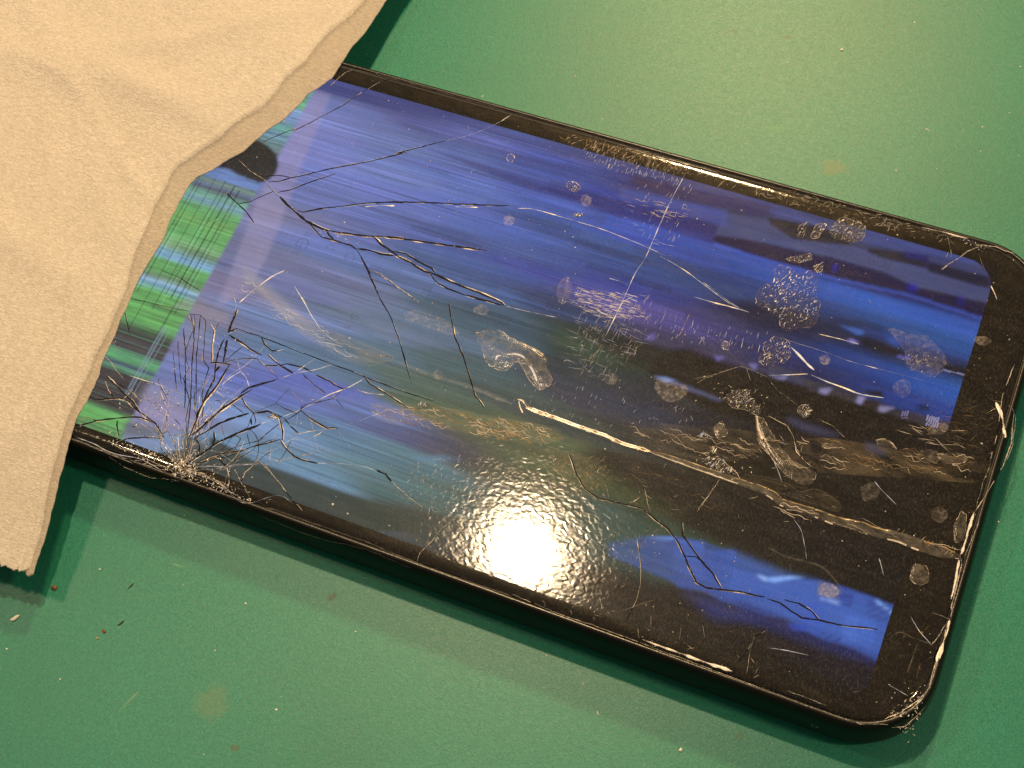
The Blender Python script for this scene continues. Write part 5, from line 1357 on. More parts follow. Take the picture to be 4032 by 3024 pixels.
# stepped blocks
rb = np.random.RandomState(5)
for _ in range(70):
    bx = rb.uniform(-20, 66); by = rb.uniform(-5, 33); wx = rb.uniform(3, 14); wy = rb.uniform(.5, 2.0)
    mx = (xs > bx) & (xs < bx+wx); my = (ys > by) & (ys < by+wy)
    img[np.ix_(mx, my)] *= rb.uniform(.78, 1.22)
GXX, GYY = np.meshgrid(xs, ys, indexing='ij')
def box(a, r, axis):
    if r < 1: return a
    k = 2*r+1; pad = [(0, 0)]*a.ndim; pad[axis] = (r+1, r); p = np.pad(a, pad, mode='edge'); c = np.cumsum(p, axis)
    n = a.shape[axis]
    return (np.take(c, np.arange(k, k+n), axis)-np.take(c, np.arange(0, n), axis))/k
def polymask(poly, fe):
    P = np.array(poly); ax, ay = P[:, 0].min()-3*fe-.3, P[:, 1].min()-3*fe-.3; bx, by = P[:, 0].max()+3*fe+.3, P[:, 1].max()+3*fe+.3
    i0, i1 = np.searchsorted(xs, [ax, bx]); j0, j1 = np.searchsorted(ys, [ay, by])
    if i1-i0 < 2 or j1-j0 < 2: return None
    gx_, gy_ = GXX[i0:i1, j0:j1], GYY[i0:i1, j0:j1]; ins = np.zeros(gx_.shape, bool)
    n = len(P)
    for i in range(n):
        x1, y1 = P[i]; x2, y2 = P[(i+1) % n]
        if y1 == y2: continue
        c = ((y1 > gy_) != (y2 > gy_)) & (gx_ < (x2-x1)*(gy_-y1)/(y2-y1)+x1); ins ^= c
    m = ins.astype(float); rr = int(round(fe/RX))
    for _ in range(2): m = box(box(m, rr, 0), rr, 1)
    return (slice(i0, i1), slice(j0, j1)), m
# the torn-off stripe at the far end: green, cyan and black bands
gp = DATA['GP']; gy_s = np.array([g[0] for g in DATA['GS']]); gc_s = np.array([lin(g[1]) for g in DATA['GS']])
o_ = np.argsort(gy_s); gy_s, gc_s = gy_s[o_], gc_s[o_]
prof = np.stack([np.interp(ys, gy_s, gc_s[:, i]) for i in range(3)], -1)
gsl, gm = polymask(gp, .12)
wob = (noise2(nx, ny, 9, 26, 31)-.5)
G3 = np.repeat(prof[None], nx, 0)
for i in range(3):
    sh = (wob*3).astype(int); jj = np.clip(np.arange(ny)[None, :]+sh, 0, ny-1); G3[..., i] = prof[jj, i]
G3 = G3*np.array([1.15, 1.12, 1.25])+np.array([.028, .026, .018])
gst = np.zeros((nx, ny))
for (cx_, cy_, amp, sd) in ((5, 170, .55, 41), (7, 400, .5, 42), (16, 60, .3, 43), (90, 300, .35, 44)): gst += amp*(noise2(nx, ny, cx_, cy_, sd)-.5)
G3 *= np.clip(1+gst, .2, 2.2)[..., None]
rg = np.random.RandomState(3)
for cxl in (-46.2, -45.5, -43.3, -42.5, -50.6, -49.9, -54.5, -48.0, -52.3, -44.4):            # thin dark columns
    mcol = np.abs(xs-cxl) < .10; ya = rg.uniform(-19, -10); yb = rg.uniform(8, 12)
    G3[np.ix_(mcol, (ys > ya) & (ys < yb))] *= rg.uniform(.3, .6)
    m2 = np.abs(xs-cxl-.25) < .09; yc = rg.uniform(-14, 6)
    G3[np.ix_(m2, (ys > yc) & (ys < yc+rg.uniform(3, 9)))] += np.array(lin('#5c8474'))*.5
for cxl in (-41.9, -42.6, -43.1):                                        # thin pale columns
    mcol = np.abs(xs-cxl) < .12
    G3[np.ix_(mcol, (ys > -28) & (ys < -16))] = G3[np.ix_(mcol, (ys > -28) & (ys < -16))]*.5+np.array(lin('#6c88a0'))*.6
for (yy, c_) in ((-19.0, '#2c8c5c'), (-20.2, '#3c7868'), (-25.0, '#2c7c60'), (-27.6, '#2c6c58'), (-21.5, '#30907c'), (-29.3, '#3c6c60')):
    mrow = np.abs(ys-yy-.0) < .1; G3[:, mrow] = G3[:, mrow]*.4+np.array(lin(c_))*.6
img[gsl] = img[gsl]*(1-gm[..., None])+G3[gsl]*gm[..., None]
# sharp edge line of the stripe
for poly, col, al, fe in DATA['OV']:
    r_ = polymask(poly, fe)
    if r_ is None: continue
    sl, m_ = r_; tex = 1+.5*st[sl]
    img[sl] = img[sl]*(1-al*m_[..., None])+np.array(lin(col))*tex[..., None]*al*m_[..., None]
# rounded lit corner and soft limit towards the chin
dxr = np.maximum(GXX-(DX1-4.5), 0); dyr = np.maximum(GYY-(DY1-4.5), 0); dyl = np.maximum((DY0+5)-GYY, 0)
edge = np.hypot(dxr, dyr) > 4.5; edge |= np.hypot(dxr, dyl) > 5
img[edge] *= .03
img = np.clip(img, 0, 4)
lum_ = img @ np.array([.25, .6, .15]); wl = (.20/(1+np.exp((xs-5)/10)))[:, None, None]
img = img*(1-wl)+lum_[..., None]*wl*np.array([1.05, 1.0, 1.1])
img += (1/(1+np.exp((xs+8)/9)))[:, None, None]*np.array([.030, .030, .034])*(np.clip(lum_*8, 0, 1))[..., None]  # pale haze over the screen painted into its emitted colours, left and centre
img += (np.exp(-((GXX+2)/22)**2-((GYY+12)/13)**2))[..., None]*np.array([.020, .027, .024])
img += (np.exp(-((GXX+30)/26)**2-((GYY-4)/26)**2))[..., None]*np.array([.018, .022, .022])
dp = grid_mesh('display', GXX, GYY, GXX*0+ZD, M['display'], PH, smooth=False)
ca = dp.data.color_attributes.new('picture', 'FLOAT_COLOR', 'POINT')
rgba = np.ones((nx*ny, 4), np.float32); rgba[:, :3] = img.reshape(-1, 3)
ca.data.foreach_set('color', rgba.ravel())
dp['label'] = 'lit panel with blue streaks, green bands and black dead areas'

# ------------------------------------------------------------------ cracks, chips, creases
def catmull(P, step):
    P = [np.array(p, float) for p in P]
    if len(P) == 2: P = [P[0], (P[0]+P[1])/2, P[1]]
    Q = [2*P[0]-P[1]]+P+[2*P[-1]-P[-2]]; out = []
    for i in range(1, len(Q)-2):
        a, b, c, d = Q[i-1:i+3]; n = max(2, int(np.linalg.norm(c-b)/step))
        for j in range(n):
            t = j/n; out.append(.5*((2*b)+(c-a)*t+(2*a-5*b+4*c-d)*t*t+(3*b-3*c+d-a)*t**3))
    out.append(P[-1]); return out
def straight(P, step):
    P = [np.array(p, float) for p in P]; out = []
    for a, b in zip(P, P[1:]):
        n = max(1, int(np.linalg.norm(b-a)/step))
        out += [a+(b-a)*j/n for j in range(n)]
    return out+[P[-1]]
def normals(L):
    res = []
    for i in range(len(L)):
        d = L[min(i+1, len(L)-1)]-L[max(i-1, 0)]; n = np.linalg.norm(d) or 1; res.append(np.array([-d[1], d[0]])/n)
    return res
def smooth_noise(n, cell, rr):
    m = int(n/cell)+3; g = rr.uniform(-1, 1, m); t = np.arange(n)/cell; i = t.astype(int); f = t-i; f = f*f*(3-2*f)
    return g[i]*(1-f)+g[i+1]*f
def surf(x, y):
    """height of the glass top at a point (curved edge)"""
    r = 9.0; qx = min(max(x, GX0+r), GX1-r); qy = min(max(y, GY0+r), GY1-r)
    d = math.hypot(x-qx, y-qy)-r if (qx != x or qy != y) else -9
    pr_ = [(-1.7, 0), (-1.2, -.015), (-.75, -.07), (-.4, -.17), (-.15, -.33), (0, -.36), (.16, -.36), (.30, -.22), (.5, -.32), (.72, -.42), (.98, -.85), (1.22, -1.6)]
    return ZG+float(np.interp(d, [a for a, _ in pr_], [b for _, b in pr_]))
def ribbon(L, W, rr, slot, V, F, FM, h=.05, z0=.012, side=0.0, slots=None):
    nn = normals(L); b = len(V)
    for i, (p, n_) in enumerate(zip(L, nn)):
        w_ = W[i]/2; p = p+n_*side
        zz = surf(p[0], p[1])+z0
        a = p-n_*w_; c = p+n_*w_; m = p+n_*w_*rr.uniform(-.3, .3)
        V += [(a[0]*MM, a[1]*MM, zz*MM), (m[0]*MM, m[1]*MM, (zz+h*(.4+.6*rr.rand()))*MM), (c[0]*MM, c[1]*MM, zz*MM)]
        if i:
            k = b+3*i
            for q in (0, 1):
                F.append((k-3+q, k+q, k+1+q, k-2+q)); FM.append(slots(i, q) if slots else slot)
def shards(L, width, rr, V, F, FM, dens=1.0, slots=(1, 1, 2, 2, 3, 0), spread=.6, size=1.0):
    nn = normals(L); n = len(L)
    tot = sum(np.linalg.norm(L[i+1]-L[i]) for i in range(n-1)); cnt = max(3, int(tot/.42*dens))
    for _ in range(cnt):
        i = rr.randint(0, n-1); p = L[i]+nn[i]*rr.normal(0, width*spread*.5)
        t = np.array([nn[i][1], -nn[i][0]]); ang = rr.normal(0, .45); ca_, sa_ = math.cos(ang), math.sin(ang)
        t = np.array([t[0]*ca_-t[1]*sa_, t[0]*sa_+t[1]*ca_]); nrm = np.array([-t[1], t[0]])
        l = rr.uniform(.22, .75)*size; w_ = width*rr.uniform(.18, .55)*size
        zz = surf(p[0], p[1])+.02; b = len(V)
        pts = [p-t*l/2, p+nrm*w_/2*rr.uniform(.3, 1)+t*l*rr.uniform(-.2, .2), p+t*l/2, p-nrm*w_/2*rr.uniform(.3, 1)+t*l*rr.uniform(-.2, .2)]
        for q in pts: V.append((q[0]*MM, q[1]*MM, (zz+rr.uniform(0, .11))*MM))
        F += [(b, b+1, b+2), (b, b+2, b+3)]; s_ = slots[rr.randint(len(slots))]; FM += [s_, slots[rr.randint(len(slots))] if rr.rand() < .3 else s_]
def crack(style, w_, pts, seed):
    rr = np.random.RandomState(seed); V, F, FM = [], [], []
    L = catmull(pts, .28) if style in 'lvgb' else straight(pts, .3); n = len(L); nn = normals(L)
    jit = .035*smooth_noise(n, 2.2, rr)+.03*smooth_noise(n, 6, rr)
    if style in 'lg': jit *= .4
    L = [p+q*j for p, q, j in zip(L, nn, jit)]
    t = np.linspace(0, 1, n); taper = np.clip(np.minimum(t, 1-t)*9+.35, 0, 1)
    W = w_*taper*(1+.38*smooth_noise(n, 2.5, rr)+.2*smooth_noise(n, 7, rr))
    name = 'crack'
    side = 1 if rr.rand() < .5 else -1
    e = [p+q*side*w_*.5 for p, q in zip(L, nn)]; run = smooth_noise(n, 5, rr)
    if style == 'd':
        ribbon(L, W*1.0, rr, 0, V, F, FM)
        ribbon(e, W*.28*(run > .2), rr, 3, V, F, FM, h=.03)
    elif style == 'm':
        ribbon(L, W*.9, rr, 0, V, F, FM)
        ribbon(e, W*.38*np.clip(.6+run, .1, 1.3), rr, 1, V, F, FM, h=.06, slots=lambda i, q: (2 if run[i] > .62 else (3 if run[i] < -.5 else 1)))
        shards(L, w_*.8, rr, V, F, FM, dens=.35, slots=(1, 2, 3, 1, 0), spread=1.0, size=.6)
    elif style == 't':
        ribbon(L, W*.75, rr, 1, V, F, FM, h=.09, slots=lambda i, q: 0 if (q == (side > 0) or run[i] > .6) else (2 if run[i] < -.7 else 1))
        shards(L, w_*.9, rr, V, F, FM, dens=.5, slots=(1, 1, 2, 0, 3), size=.55)
    elif style == 'b':  # pale ribbon paints the glint of the curved glass edge, with chips
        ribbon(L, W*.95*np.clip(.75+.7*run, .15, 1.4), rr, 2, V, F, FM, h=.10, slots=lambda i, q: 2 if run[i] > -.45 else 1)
        shards(L, w_, rr, V, F, FM, dens=1.0, slots=(1, 2, 2, 1), size=.5); name = 'rim_glint_chip'
    elif style == 'l':
        ribbon(L, W*.55*(1+.5*run), rr, 3, V, F, FM, slots=lambda i, q: 2 if run[i] > .55 else 3); name = 'scratch'
    elif style == 'g': ribbon(L, W*.7, rr, 5, V, F, FM); name = 'scratch'
    elif style == 'v': ribbon(L, W, rr, 4, V, F, FM, h=.03); name = 'film_edge_or_glint'
    elif style == 's':
        ribbon(L, W*.4, rr, 1, V, F, FM, slots=lambda i, q: 0 if q == (side > 0) else (1, 1, 2, 2, 1)[rr.randint(5)])
        shards(L, w_*.95, rr, V, F, FM, dens=1.5, slots=(1, 2, 2, 3, 1, 0, 0), size=.6); name = 'chipped_crack_or_glint'
    return mesh_obj(name, V, F, CM, PH, FM)
# finer web fanning out of the impact, with rungs between the rays
WEB = []; rw_ = np.random.RandomState(90); rays = []
icx, icy = DATA['spl'][0][0], DATA['spl'][0][1]
for q in range(17):
    a = math.radians(np.interp(q, [0, 16], [4, 168])+rw_.normal(0, 4)); ln = rw_.uniform(9, 24)*(1.15 if 20 < math.degrees(a) < 120 else .75)
    P_ = [(icx+math.cos(a)*1.2, icy+math.sin(a)*1.2)]; aa = a; d_ = 1.2
    while d_ < ln:
        st_ = rw_.uniform(1.6, 4.2); aa = a+rw_.normal(0, .30); P_.append((P_[-1][0]+math.cos(aa)*st_, P_[-1][1]+math.sin(aa)*st_)); d_ += st_
    rays.append(P_); WEB.append(((('m', .13), ('t', .10), ('l', .09), ('s', .15), ('d', .09))[rw_.choice(5, p=[.3, .2, .25, .1, .15])], P_))
    if rw_.rand() < .5 and len(P_) > 3:
        b_ = P_[2]; a2 = a+rw_.choice([-1, 1])*rw_.uniform(.35, .7); l2 = rw_.uniform(3, 7); WEB.append((('t', .13), [b_, (b_[0]+math.cos(a2)*l2*.5, b_[1]+math.sin(a2)*l2*.5), (b_[0]+math.cos(a2+.2)*l2, b_[1]+math.sin(a2+.2)*l2)]))
for A_, B_ in zip(rays, rays[1:]):
    for lv in range(1, min(len(A_), len(B_))):
        if rw_.rand() < .62: WEB.append(((('l', .08), ('s', .12), ('m', .10))[rw_.randint(3)], [A_[lv], ((A_[lv][0]+B_[lv][0])/2+rw_.normal(0, .25), (A_[lv][1]+B_[lv][1])/2+rw_.normal(0, .25)), B_[lv]]))
for q, (sw, P_) in enumerate(WEB): crack(sw[0], sw[1], P_, 4000+q)
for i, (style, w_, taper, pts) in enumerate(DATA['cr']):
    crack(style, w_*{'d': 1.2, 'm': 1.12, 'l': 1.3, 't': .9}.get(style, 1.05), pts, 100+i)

# the long shiny crease of the lifted film
def crease(pts, w0, w1, slots, name, seed, wob=.12):
    rr = np.random.RandomState(seed); L = catmull(pts, .22); n = len(L); nn = normals(L); V, F, FM = [], [], []
    prof_ = [(-.5, 0), (-.40, .06), (-.27, .13), (-.18, .07), (.12, .06), (.24, .14), (.38, .06), (.5, 0)]
    s = smooth_noise(n, 11, rr); s2 = smooth_noise(n, 4, rr)
    for i, (p, q) in enumerate(zip(L, nn)):
        t = i/(n-1); w_ = (w0*(1-t)+w1*t)*(1+wob*s[i]+wob*.6*s2[i])*min(1, .35+t*14, .35+(1-t)*14)
        for a, h in prof_:
            c = p+q*(a*w_+(.05*s2[i]*w_ if abs(a) < .45 else 0)); V.append((c[0]*MM, c[1]*MM, (surf(c[0], c[1])+.015+h*(.8+.35*s2[i]))*MM))
        if i:
            k = 8*i
            for a in range(7): F.append((k-8+a, k+a, k+1+a, k-7+a)); FM.append(slots(a, t, s2[i]+.35*s[i]))
    return mesh_obj(name, V, F, CM, PH, FM, smooth=True)
BR = lambda a, t, q: (4, 4 if q < .5 else 1, 2 if q > -.6 else 1, 6, 6 if q < .4 else 2, 2 if q < .35 else 4, 4)[a]  # pale edges and gold core paint the gloss of the film
DULL = lambda a, t, q: (1 if q > .5 else 4, 4 if t > .3 else 1, 1 if t < .25 and q > -.3 else 4, 4, 4, (6 if q > .3 else 4) if t < .7 else 4, 6 if q < 0 else 4)[a]
crease(DATA['crease'][0], .95, .85, BR, 'film_crease', 1, .10)['label'] = 'bright straight ridge of lifted screen film'
crease(DATA['crease'][1], .8, 1.7, DULL, 'film_crease', 2, .10)['label'] = 'dull ridge of lifted film running to the chin'
for kk, (pts, w0, w1, sl) in enumerate(DATA['smears']):  # bright streaks on the blisters, their glow put into the slot colours
    crease(pts, w0, w1, (lambda sl_: (lambda a, t, q: (4, 4, sl_[1], sl_[0] if q > -.2 else 4, sl_[0] if q > .2 else sl_[-1], 4, 4)[a]))(sl), 'film_crease', 20+kk, .3)

# blisters and scuffs of the film
def blister(kind, pts, seed):
    rr = np.random.RandomState(seed); P = np.array(pts); c = P.mean(0)
    B = catmull(list(map(tuple, P))+[tuple(P[0])], .35)[:-1]; n = len(B)
    wv_ = smooth_noise(n+1, max(2.5, n/9), rr); B = [c+(b-c)*(1+.10*wv_[i]*min(1, i/4, (n-i)/4)+rr.normal(0, .02)) for i, b in enumerate(B)]
    size = np.mean([np.linalg.norm(b-c) for b in B]); R = max(4, int(size/.22)); V, F, FM = [], [], []
    hgt = {'c': .22, 'r': .05, 'o': .16}[kind]*min(1, size/2.2)
    V.append((c[0]*MM, c[1]*MM, (ZG+hgt+.02)*MM))
    for k_ in range(1, R+1):
        t = k_/R
        for j in range(n):
            p = c+(B[j]-c)*t; h = hgt*(1-t**3)
            if kind == 'c': h += rr.uniform(-.5, .7)*.03*(1-t**8)
            elif kind == 'o': h += rr.uniform(-.5, .5)*.02
            V.append((p[0]*MM, p[1]*MM, (surf(p[0], p[1])+.014+max(0, h))*MM))
    for j in range(n): F.append((0, 1+j, 1+(j+1) % n)); FM.append(0)
    for k_ in range(1, R):
        a, b = 1+(k_-1)*n, 1+k_*n
        for j in range(n): jj = (j+1) % n; F.append((a+j, b+j, b+jj, a+jj)); FM.append(0)
    # bright outline
    b0 = len(V); ring = B+[B[0]]; w_ = np.full(len(ring), {'c': .06, 'r': .035, 'o': .075}[kind])*np.clip(.55+1.3*smooth_noise(len(ring), 5, rr), 0, 2)
    FM2 = []; F2 = []
    ribbon(ring, np.abs(w_), rr, 1, V, F, FM, h=.04, z0=.02, slots=lambda i, q: (1, 1, 3, 3, 3)[rr.randint(5)] if kind != 'r' else 3)
    mats = [{'c': M['crump'], 'r': M['frost'], 'o': M['clear']}[kind], M['tan'], M['pale'], M['veil']]
    if kind == 'c':  # pale slivers painted as glints on the crumpled film
        G = []
        for _ in range(int(size*size*17)+12):
            a = rr.uniform(0, 2*math.pi); t = math.sqrt(rr.rand())*.93; j = int(a/(2*math.pi)*n) % n; p = c+(B[j]-c)*t
            ang = 1.25+rr.normal(0, .38); d = np.array([math.cos(ang), math.sin(ang)]); q = np.array([-d[1], d[0]]); l = rr.uniform(.12, .75)*(1 if rr.rand() < .85 else 1.6); ww = rr.uniform(.012, .05)*(1 if rr.rand() < .9 else 2.6); b = len(V)
            z = ZG+hgt+.10
            for pt, dz in ((p-d*l/2, 0), (p+q*ww, rr.uniform(0, .1)), (p+d*l/2, 0), (p-q*ww, rr.uniform(0, .1))): V.append((pt[0]*MM, pt[1]*MM, (z+dz)*MM))
            F += [(b, b+1, b+2), (b, b+2, b+3)]; FM += [(1, 4, 2, 2, 3, 3, 3)[rr.randint(7)]]*2
        mats.append(M['brt'])
    return mesh_obj({'c': 'crumpled_patch', 'r': 'scuff', 'o': 'blister'}[kind], V, F, mats, PH, FM, smooth=(kind != 'r'))
for i, (kind, pts) in enumerate(DATA['bubbles']): blister(kind, pts, 500+i)

# ---- uncountable fine wear, joined: splinters, fine scratches, wrinkles, dust
def line_bits(name, items, mats, label=None):
    V, F, FM = [], [], []
    rr = np.random.RandomState(77)
    for (L, w_, slot) in items:
        W = np.full(len(L), w_)*np.clip(np.minimum(np.linspace(0, 1, len(L)), np.linspace(1, 0, len(L)))*5+.3, 0, 1)
        ribbon([np.array(p) for p in L], W, rr, slot, V, F, FM, h=.02, z0=.010)
    o = mesh_obj(name, V, F, mats, PH, FM); o['kind'] = 'stuff'
    if label: o['label'] = label
    return o
def inpoly(P, x, y):
    r_ = False; n = len(P)
    for i in range(n):
        x1, y1 = P[i]; x2, y2 = P[(i+1) % n]
        if (y1 > y) != (y2 > y) and x < (x2-x1)*(y-y1)/(y2-y1)+x1: r_ = not r_
    return r_
def scatter(P, n, rr):
    P = list(P); xs_ = [p[0] for p in P]; ys_ = [p[1] for p in P]; out = []
    while len(out) < n:
        x, y = rr.uniform(min(xs_), max(xs_)), rr.uniform(min(ys_), max(ys_))
        if inpoly(P, x, y): out.append((x, y))
    return out
rr = np.random.RandomState(8); items = []
for poly, cnt, ang, spread, lmin, lmax, w_, slots in DATA['scr']:
    for (x, y) in scatter(poly, cnt, rr):
        a = ang+rr.normal(0, spread); l = rr.uniform(lmin, lmax); cv = rr.normal(0, .12)
        L = [(x+math.cos(a+cv*t)*l*t, y+math.sin(a+cv*t)*l*t) for t in np.linspace(-.5, .5, 4)]
        items.append((L, w_*rr.uniform(.6, 1.3), slots[rr.randint(len(slots))]))
line_bits('fine_scratches', items, CM, 'fine scratches all over the glass and its black border')
# wavy wrinkles
items = []; rr = np.random.RandomState(18)
for poly, cnt, lmin, lmax, amp, w_, slots in DATA['wavy']:
    for (x, y) in scatter(poly, cnt, rr):
        l = rr.uniform(lmin, lmax); n = max(6, int(l/.22)); s = smooth_noise(n, 3.2, rr)*amp+smooth_noise(n, 1.4, rr)*amp*.55
        a = rr.normal(-.02, .09)
        L = [(x+math.cos(a)*l*t-math.sin(a)*s[i], y+math.sin(a)*l*t+math.cos(a)*s[i]) for i, t in enumerate(np.linspace(-.5, .5, n))]
        items.append((L, w_*rr.uniform(.5, 1.3), slots[rr.randint(len(slots))]))
line_bits('film_wrinkles', items, CM, 'thin wavy golden wrinkles in the lifted film')
# splinters round the impact point and dust
V, F, FM = [], [], []; rr = np.random.RandomState(31)
for (cx_, cy_, sx, sy, cnt, size) in DATA['spl']:
    for _ in range(cnt):
        x = cx_+rr.normal(0, sx); y = cy_+rr.normal(0, sy)
        if y < GY0-.2 or x > GX1+.2 or y > GY1: continue
        a = math.atan2(y-(-36.2), x-cx_)+rr.normal(0, 1.3); d = np.array([math.cos(a), math.sin(a)]); q = np.array([-d[1], d[0]])
        l = size*rr.uniform(.3, 1.6); w_ = size*rr.uniform(.1, .4); p = np.array([x, y]); z = surf(x, y)+.03; b = len(V)
        for pt in (p-d*l/2, p+q*w_/2, p+d*l/2, p-q*w_/2): V.append((pt[0]*MM, pt[1]*MM, (z+rr.uniform(0, .2))*MM))
        F += [(b, b+1, b+2), (b, b+2, b+3)]; s_ = (1, 2, 2, 0, 1, 3)[rr.randint(6)]; FM += [s_, s_]
o = mesh_obj('glass_splinters', V, F, CM, PH, FM); o['kind'] = 'stuff'; o['label'] = 'crushed splinters round the impact at the lower edge'
V, F, FM = [], [], []
for _ in range(430):
    x, y = rr.uniform(-55, 76), rr.uniform(-36, 36); s = abs(rr.normal(0, .055))+.02; z = surf(x, y)+.015; b = len(V)
    for k_ in range(5):
        a = k_*2*math.pi/5; V.append(((x+s*math.cos(a)*rr.uniform(.6, 1.4))*MM, (y+s*math.sin(a)*rr.uniform(.6, 1.4))*MM, z*MM))
    V.append((x*MM, y*MM, (z+s)*MM)); F += [(b+k_, b+(k_+1) % 5, b+5) for k_ in range(5)]; FM += [2 if rr.rand() < .35 else 1]*5
o = mesh_obj('screen_dust', V, F, CM, PH, FM); o['kind'] = 'stuff'
# hazy film patches
for i, poly in enumerate(DATA['haze']):
    rr = np.random.RandomState(900+i); P = np.array(poly); c = P.mean(0); B = catmull(list(map(tuple, P))+[tuple(P[0])], .6)[:-1]; n = len(B)
    V = [(c[0]*MM, c[1]*MM, (ZG+.009)*MM)]; F = []
    for k_ in (1, 2, 3, 4):
        for b_ in B: p = c+(b_-c)*k_/4; V.append((p[0]*MM, p[1]*MM, (surf(p[0], p[1])+.009)*MM))
    F = [(0, 1+j, 1+(j+1) % n) for j in range(n)]
    for k_ in range(3): F += [(1+k_*n+j, 1+(k_+1)*n+j, 1+(k_+1)*n+(j+1) % n, 1+k_*n+(j+1) % n) for j in range(n)]
    mesh_obj('film_haze', V, F, M['hazy'], PH)
# faint ghost lettering burnt into the panel
gm_, nt_g, og_ = new_mat('ghost_print'); kg = N(nt_g)
tg_ = kg.node('ShaderNodeBsdfTransparent'); dg_ = kg.node('ShaderNodeBsdfDiffuse'); dg_.inputs[0].default_value = (.05, .05, .08, 1)
kg.link(kg.mixs(.22, tg_.outputs[0], dg_.outputs[0]), og_.inputs[0])
for ch, gx_, gy_, gs_, gr_ in DATA['ghost']:
    cu = bpy.data.curves.new('ghost_lettering', 'FONT'); cu.body = ch; cu.size = gs_*MM; cu.align_x = 'CENTER'; cu.align_y = 'CENTER'
    to = bpy.data.objects.new('tmp_text', cu); COL.objects.link(to)
    bpy.context.view_layer.update(); me = bpy.data.meshes.new_from_object(to.evaluated_get(bpy.context.evaluated_depsgraph_get()))
    bpy.data.objects.remove(to); me.name = 'ghost_lettering'; me.materials.clear(); me.materials.append(gm_)
    go = bpy.data.objects.new('ghost_lettering', me); COL.objects.link(go); go.parent = PH
    go.location = (gx_*MM, gy_*MM, (ZD+.02)*MM); go.rotation_euler = (0, 0, gr_)
# small engraved mark and seam on the frame's near side
V, F, FM = [], [], []
for (x0_, x1_, z0_, z1_) in DATA['mark']:
    b = len(V)
    for x, z in ((x0_, z0_), (x1_, z0_), (x1_, z1_), (x0_, z1_)): V.append((x*MM, (GY0-1.43-.02)*MM, z*MM))
    F.append((b, b+1, b+2, b+3))
mesh_obj('frame_mark', V, F, M['tan'], PH)

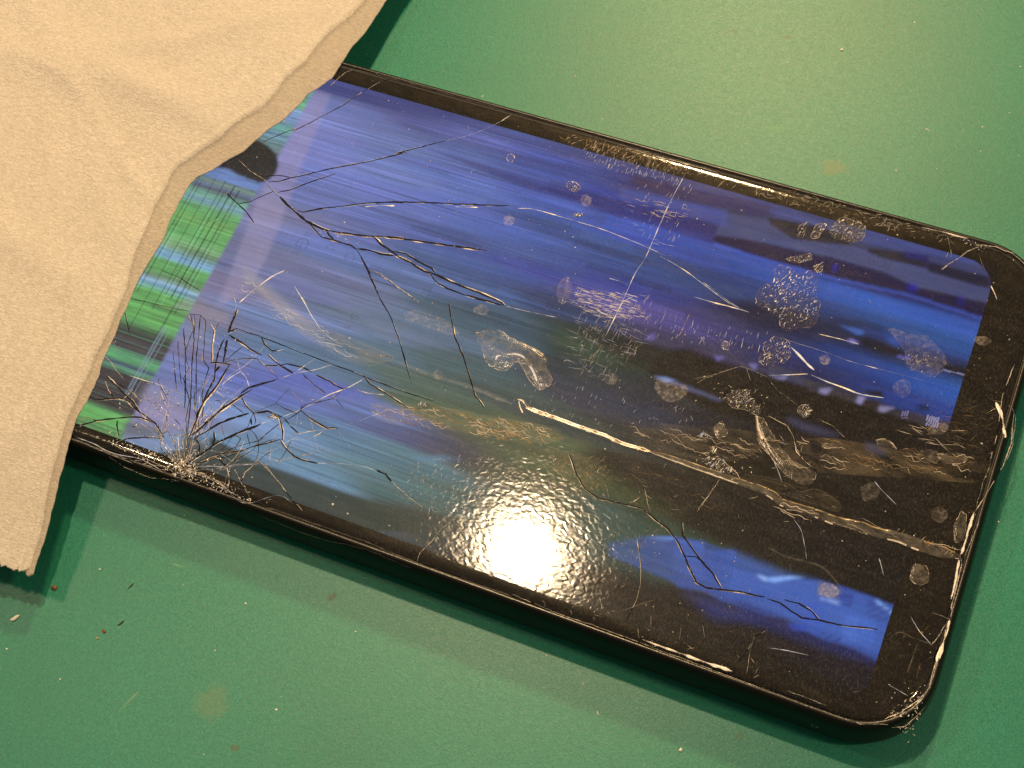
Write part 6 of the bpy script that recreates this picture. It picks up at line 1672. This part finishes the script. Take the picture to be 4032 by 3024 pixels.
# ------------------------------------------------------------------ the paper towel
def sheet():
    E_ = np.array(DATA['tissue_edge']); Fr = np.array(DATA['tissue_far'])      # x, y, z rows
    def resample(P, n):
        d = np.r_[0, np.cumsum(np.linalg.norm(np.diff(P[:, :2], axis=0), axis=1))]; t = np.linspace(0, d[-1], n)
        return np.stack([np.interp(t, d, P[:, i]) for i in range(3)], -1)
    ns, nt_ = 460, 380
    E_ = resample(E_, ns); Fr = resample(Fr, ns)
    rr = np.random.RandomState(4)
    jag = .05*smooth_noise(ns, 3, rr)+.03*smooth_noise(ns, 1.2, rr)+.10*smooth_noise(ns, 12, rr)
    tt = np.linspace(0, 1, nt_)**1.35
    P = E_[:, None, :]*(1-tt[None, :, None])+Fr[:, None, :]*tt[None, :, None]
    P[:, :, 0] += jag[:, None]*(1-tt)[None, :]
    bot = .25*smooth_noise(nt_, 6, rr)+.12*smooth_noise(nt_, 2, rr)
    P[:, :, 1] += bot[None, :]*np.clip((np.linspace(0, 1, ns)[:, None]-.9)/.1, 0, 1)
    dist = np.linalg.norm(P[:, :, :2]-E_[:, None, :2], axis=2)
    s = np.linspace(0, 1, ns)[:, None]
    rid = np.interp(s[:, 0], DATA['ridge_s'], DATA['ridge_w']); kk_ = np.hanning(61); rid = np.convolve(np.pad(rid, 30, mode='edge'), kk_/kk_.sum(), 'valid')[:, None]
    q = np.clip((dist-rid)/.5, -1, 1)
    step = .5*(1+np.sin(q*math.pi/2))
    z = P[:, :, 2]+.34*step+.16*np.exp(-((dist-rid-.75)/.45)**2)
    # broad folds
    X_, Y_ = P[:, :, 0], P[:, :, 1]
    z += np.clip(dist/30, 0, 1)*1.6
    for (ax, ay, aa, wd_, hh, ph) in DATA['folds']:
        u = (X_-ax)*math.cos(aa)+(Y_-ay)*math.sin(aa); v_ = -(X_-ax)*math.sin(aa)+(Y_-ay)*math.cos(aa)
        v_ = v_+1.6*np.sin(u/ph+ax)
        z += .55*hh*np.exp(-(v_/(wd_*1.25))**2)*np.clip(dist/6, 0, 1)*np.exp(-(u/26.)**2)
    fade = np.clip((dist-rid)/3, .25, 1)
    z += fade*(.70*(noise2(ns, nt_, 7, 5, 51)-.5)+.10*(noise2(ns, nt_, 34, 22, 52)-.5)+.05*(noise2(ns, nt_, 120, 70, 53)-.5))
    z += .05*(noise2(ns, nt_, 220, 150, 54)-.5)
    top = np.stack([X_, Y_, z], -1); under = top.copy(); under[..., 2] -= .28
    n = ns*nt_; co = np.concatenate([top.reshape(-1, 3), under.reshape(-1, 3)])*MM
    idx = np.arange(n).reshape(ns, nt_)
    a = np.stack([idx[:-1, :-1], idx[1:, :-1], idx[1:, 1:], idx[:-1, 1:]], -1).reshape(-1, 4)
    b = a[:, ::-1]+n
    bd = np.concatenate([idx[:, 0], idx[-1, 1:], idx[::-1, -1][1:], idx[0, ::-1][1:]])
    e = np.stack([bd[:-1], bd[1:], bd[1:]+n, bd[:-1]+n], -1)
    q_ = np.concatenate([a, b, e[:, ::-1]])
    me = bpy.data.meshes.new('paper_towel')
    me.vertices.add(2*n); me.vertices.foreach_set('co', co.ravel().astype(np.float32))
    me.loops.add(len(q_)*4); me.loops.foreach_set('vertex_index', q_.ravel().astype(np.int32))
    me.polygons.add(len(q_)); me.polygons.foreach_set('loop_start', np.arange(0, len(q_)*4, 4, dtype=np.int32))
    me.polygons.foreach_set('use_smooth', np.ones(len(q_), bool)); me.update(calc_edges=True)
    bm = bmesh.new(); bm.from_mesh(me); bmesh.ops.recalc_face_normals(bm, faces=bm.faces[:]); bm.to_mesh(me); bm.free()
    me.materials.append(M['paper']); me.materials.append(M['hem'])
    hem = ((dist-rid)[:-1, :-1] < .1).ravel(); mi = np.zeros(len(q_), np.int32); mi[:len(hem)] = hem; me.polygons.foreach_set('material_index', mi)
    o = bpy.data.objects.new('paper_towel', me); COL.objects.link(o)
    return tag(o, 'cream crinkled paper towel laid over the left end of the phone', 'paper towel')
sheet()

# ------------------------------------------------------------------ crumbs and specks on the mat
DM = {'white': mat_simple('pale_grain', (.85, .80, .70), .5, bs=2, bd=.0001), 'brown': mat_simple('brown_crumb', (.10, .035, .018), .5, bs=3, bd=.0001, vary=(2., (.22, .11, .05))),
      'dark': mat_simple('dark_sliver', (.035, .018, .012), .6, bs=3, bd=.0001), 'tan': mat_simple('tan_grain', (.42, .30, .16), .6, bs=3, bd=.0001)}
def grain(name, x, y, lx, ly, h, rot, mat, seed, label, cat, group=None):
    rr = np.random.RandomState(seed); bm = bmesh.new(); bmesh.ops.create_icosphere(bm, subdivisions=2, radius=1)
    for v in bm.verts:
        v.co *= 1+rr.uniform(-.22, .22); bend = .25*v.co.x*v.co.x
        a, b_, c_ = v.co.x*lx/2, (v.co.y+bend)*ly/2, (v.co.z+.8)*h/2
        v.co = Vector(((a*math.cos(rot)-b_*math.sin(rot))*MM, (a*math.sin(rot)+b_*math.cos(rot))*MM, max(0.00002, c_*MM)))
    me = bpy.data.meshes.new(name); bm.to_mesh(me); bm.free(); me.materials.append(DM[mat])
    o = bpy.data.objects.new(name, me); COL.objects.link(o); o.location = (x*MM, y*MM, 0)
    return tag(o, label, cat, group)
for i, g in enumerate(DATA['grains']): grain(*g[:8], 700+i, *g[8:])
V, F = [], []; rr = np.random.RandomState(61)
for _ in range(260):
    x, y = rr.uniform(-120, 110), rr.uniform(-85, 110)
    if GX0-3 < x < GX1+3 and GY0-3 < y < GY1+3: continue
    s = abs(rr.normal(0, .05))+.03; b = len(V)
    for k_ in range(5): a = k_*2*math.pi/5; V.append(((x+s*math.cos(a)*rr.uniform(.5, 1.6))*MM, (y+s*math.sin(a)*rr.uniform(.5, 1.6))*MM, .00001))
    V.append((x*MM, y*MM, s*MM)); F += [(b+k_, b+(k_+1) % 5, b+5) for k_ in range(5)]
o = mesh_obj('mat_dust', V, F, DM['white']); tag(o, 'tiny pale dust specks scattered over the green mat', 'dust', kind='stuff')
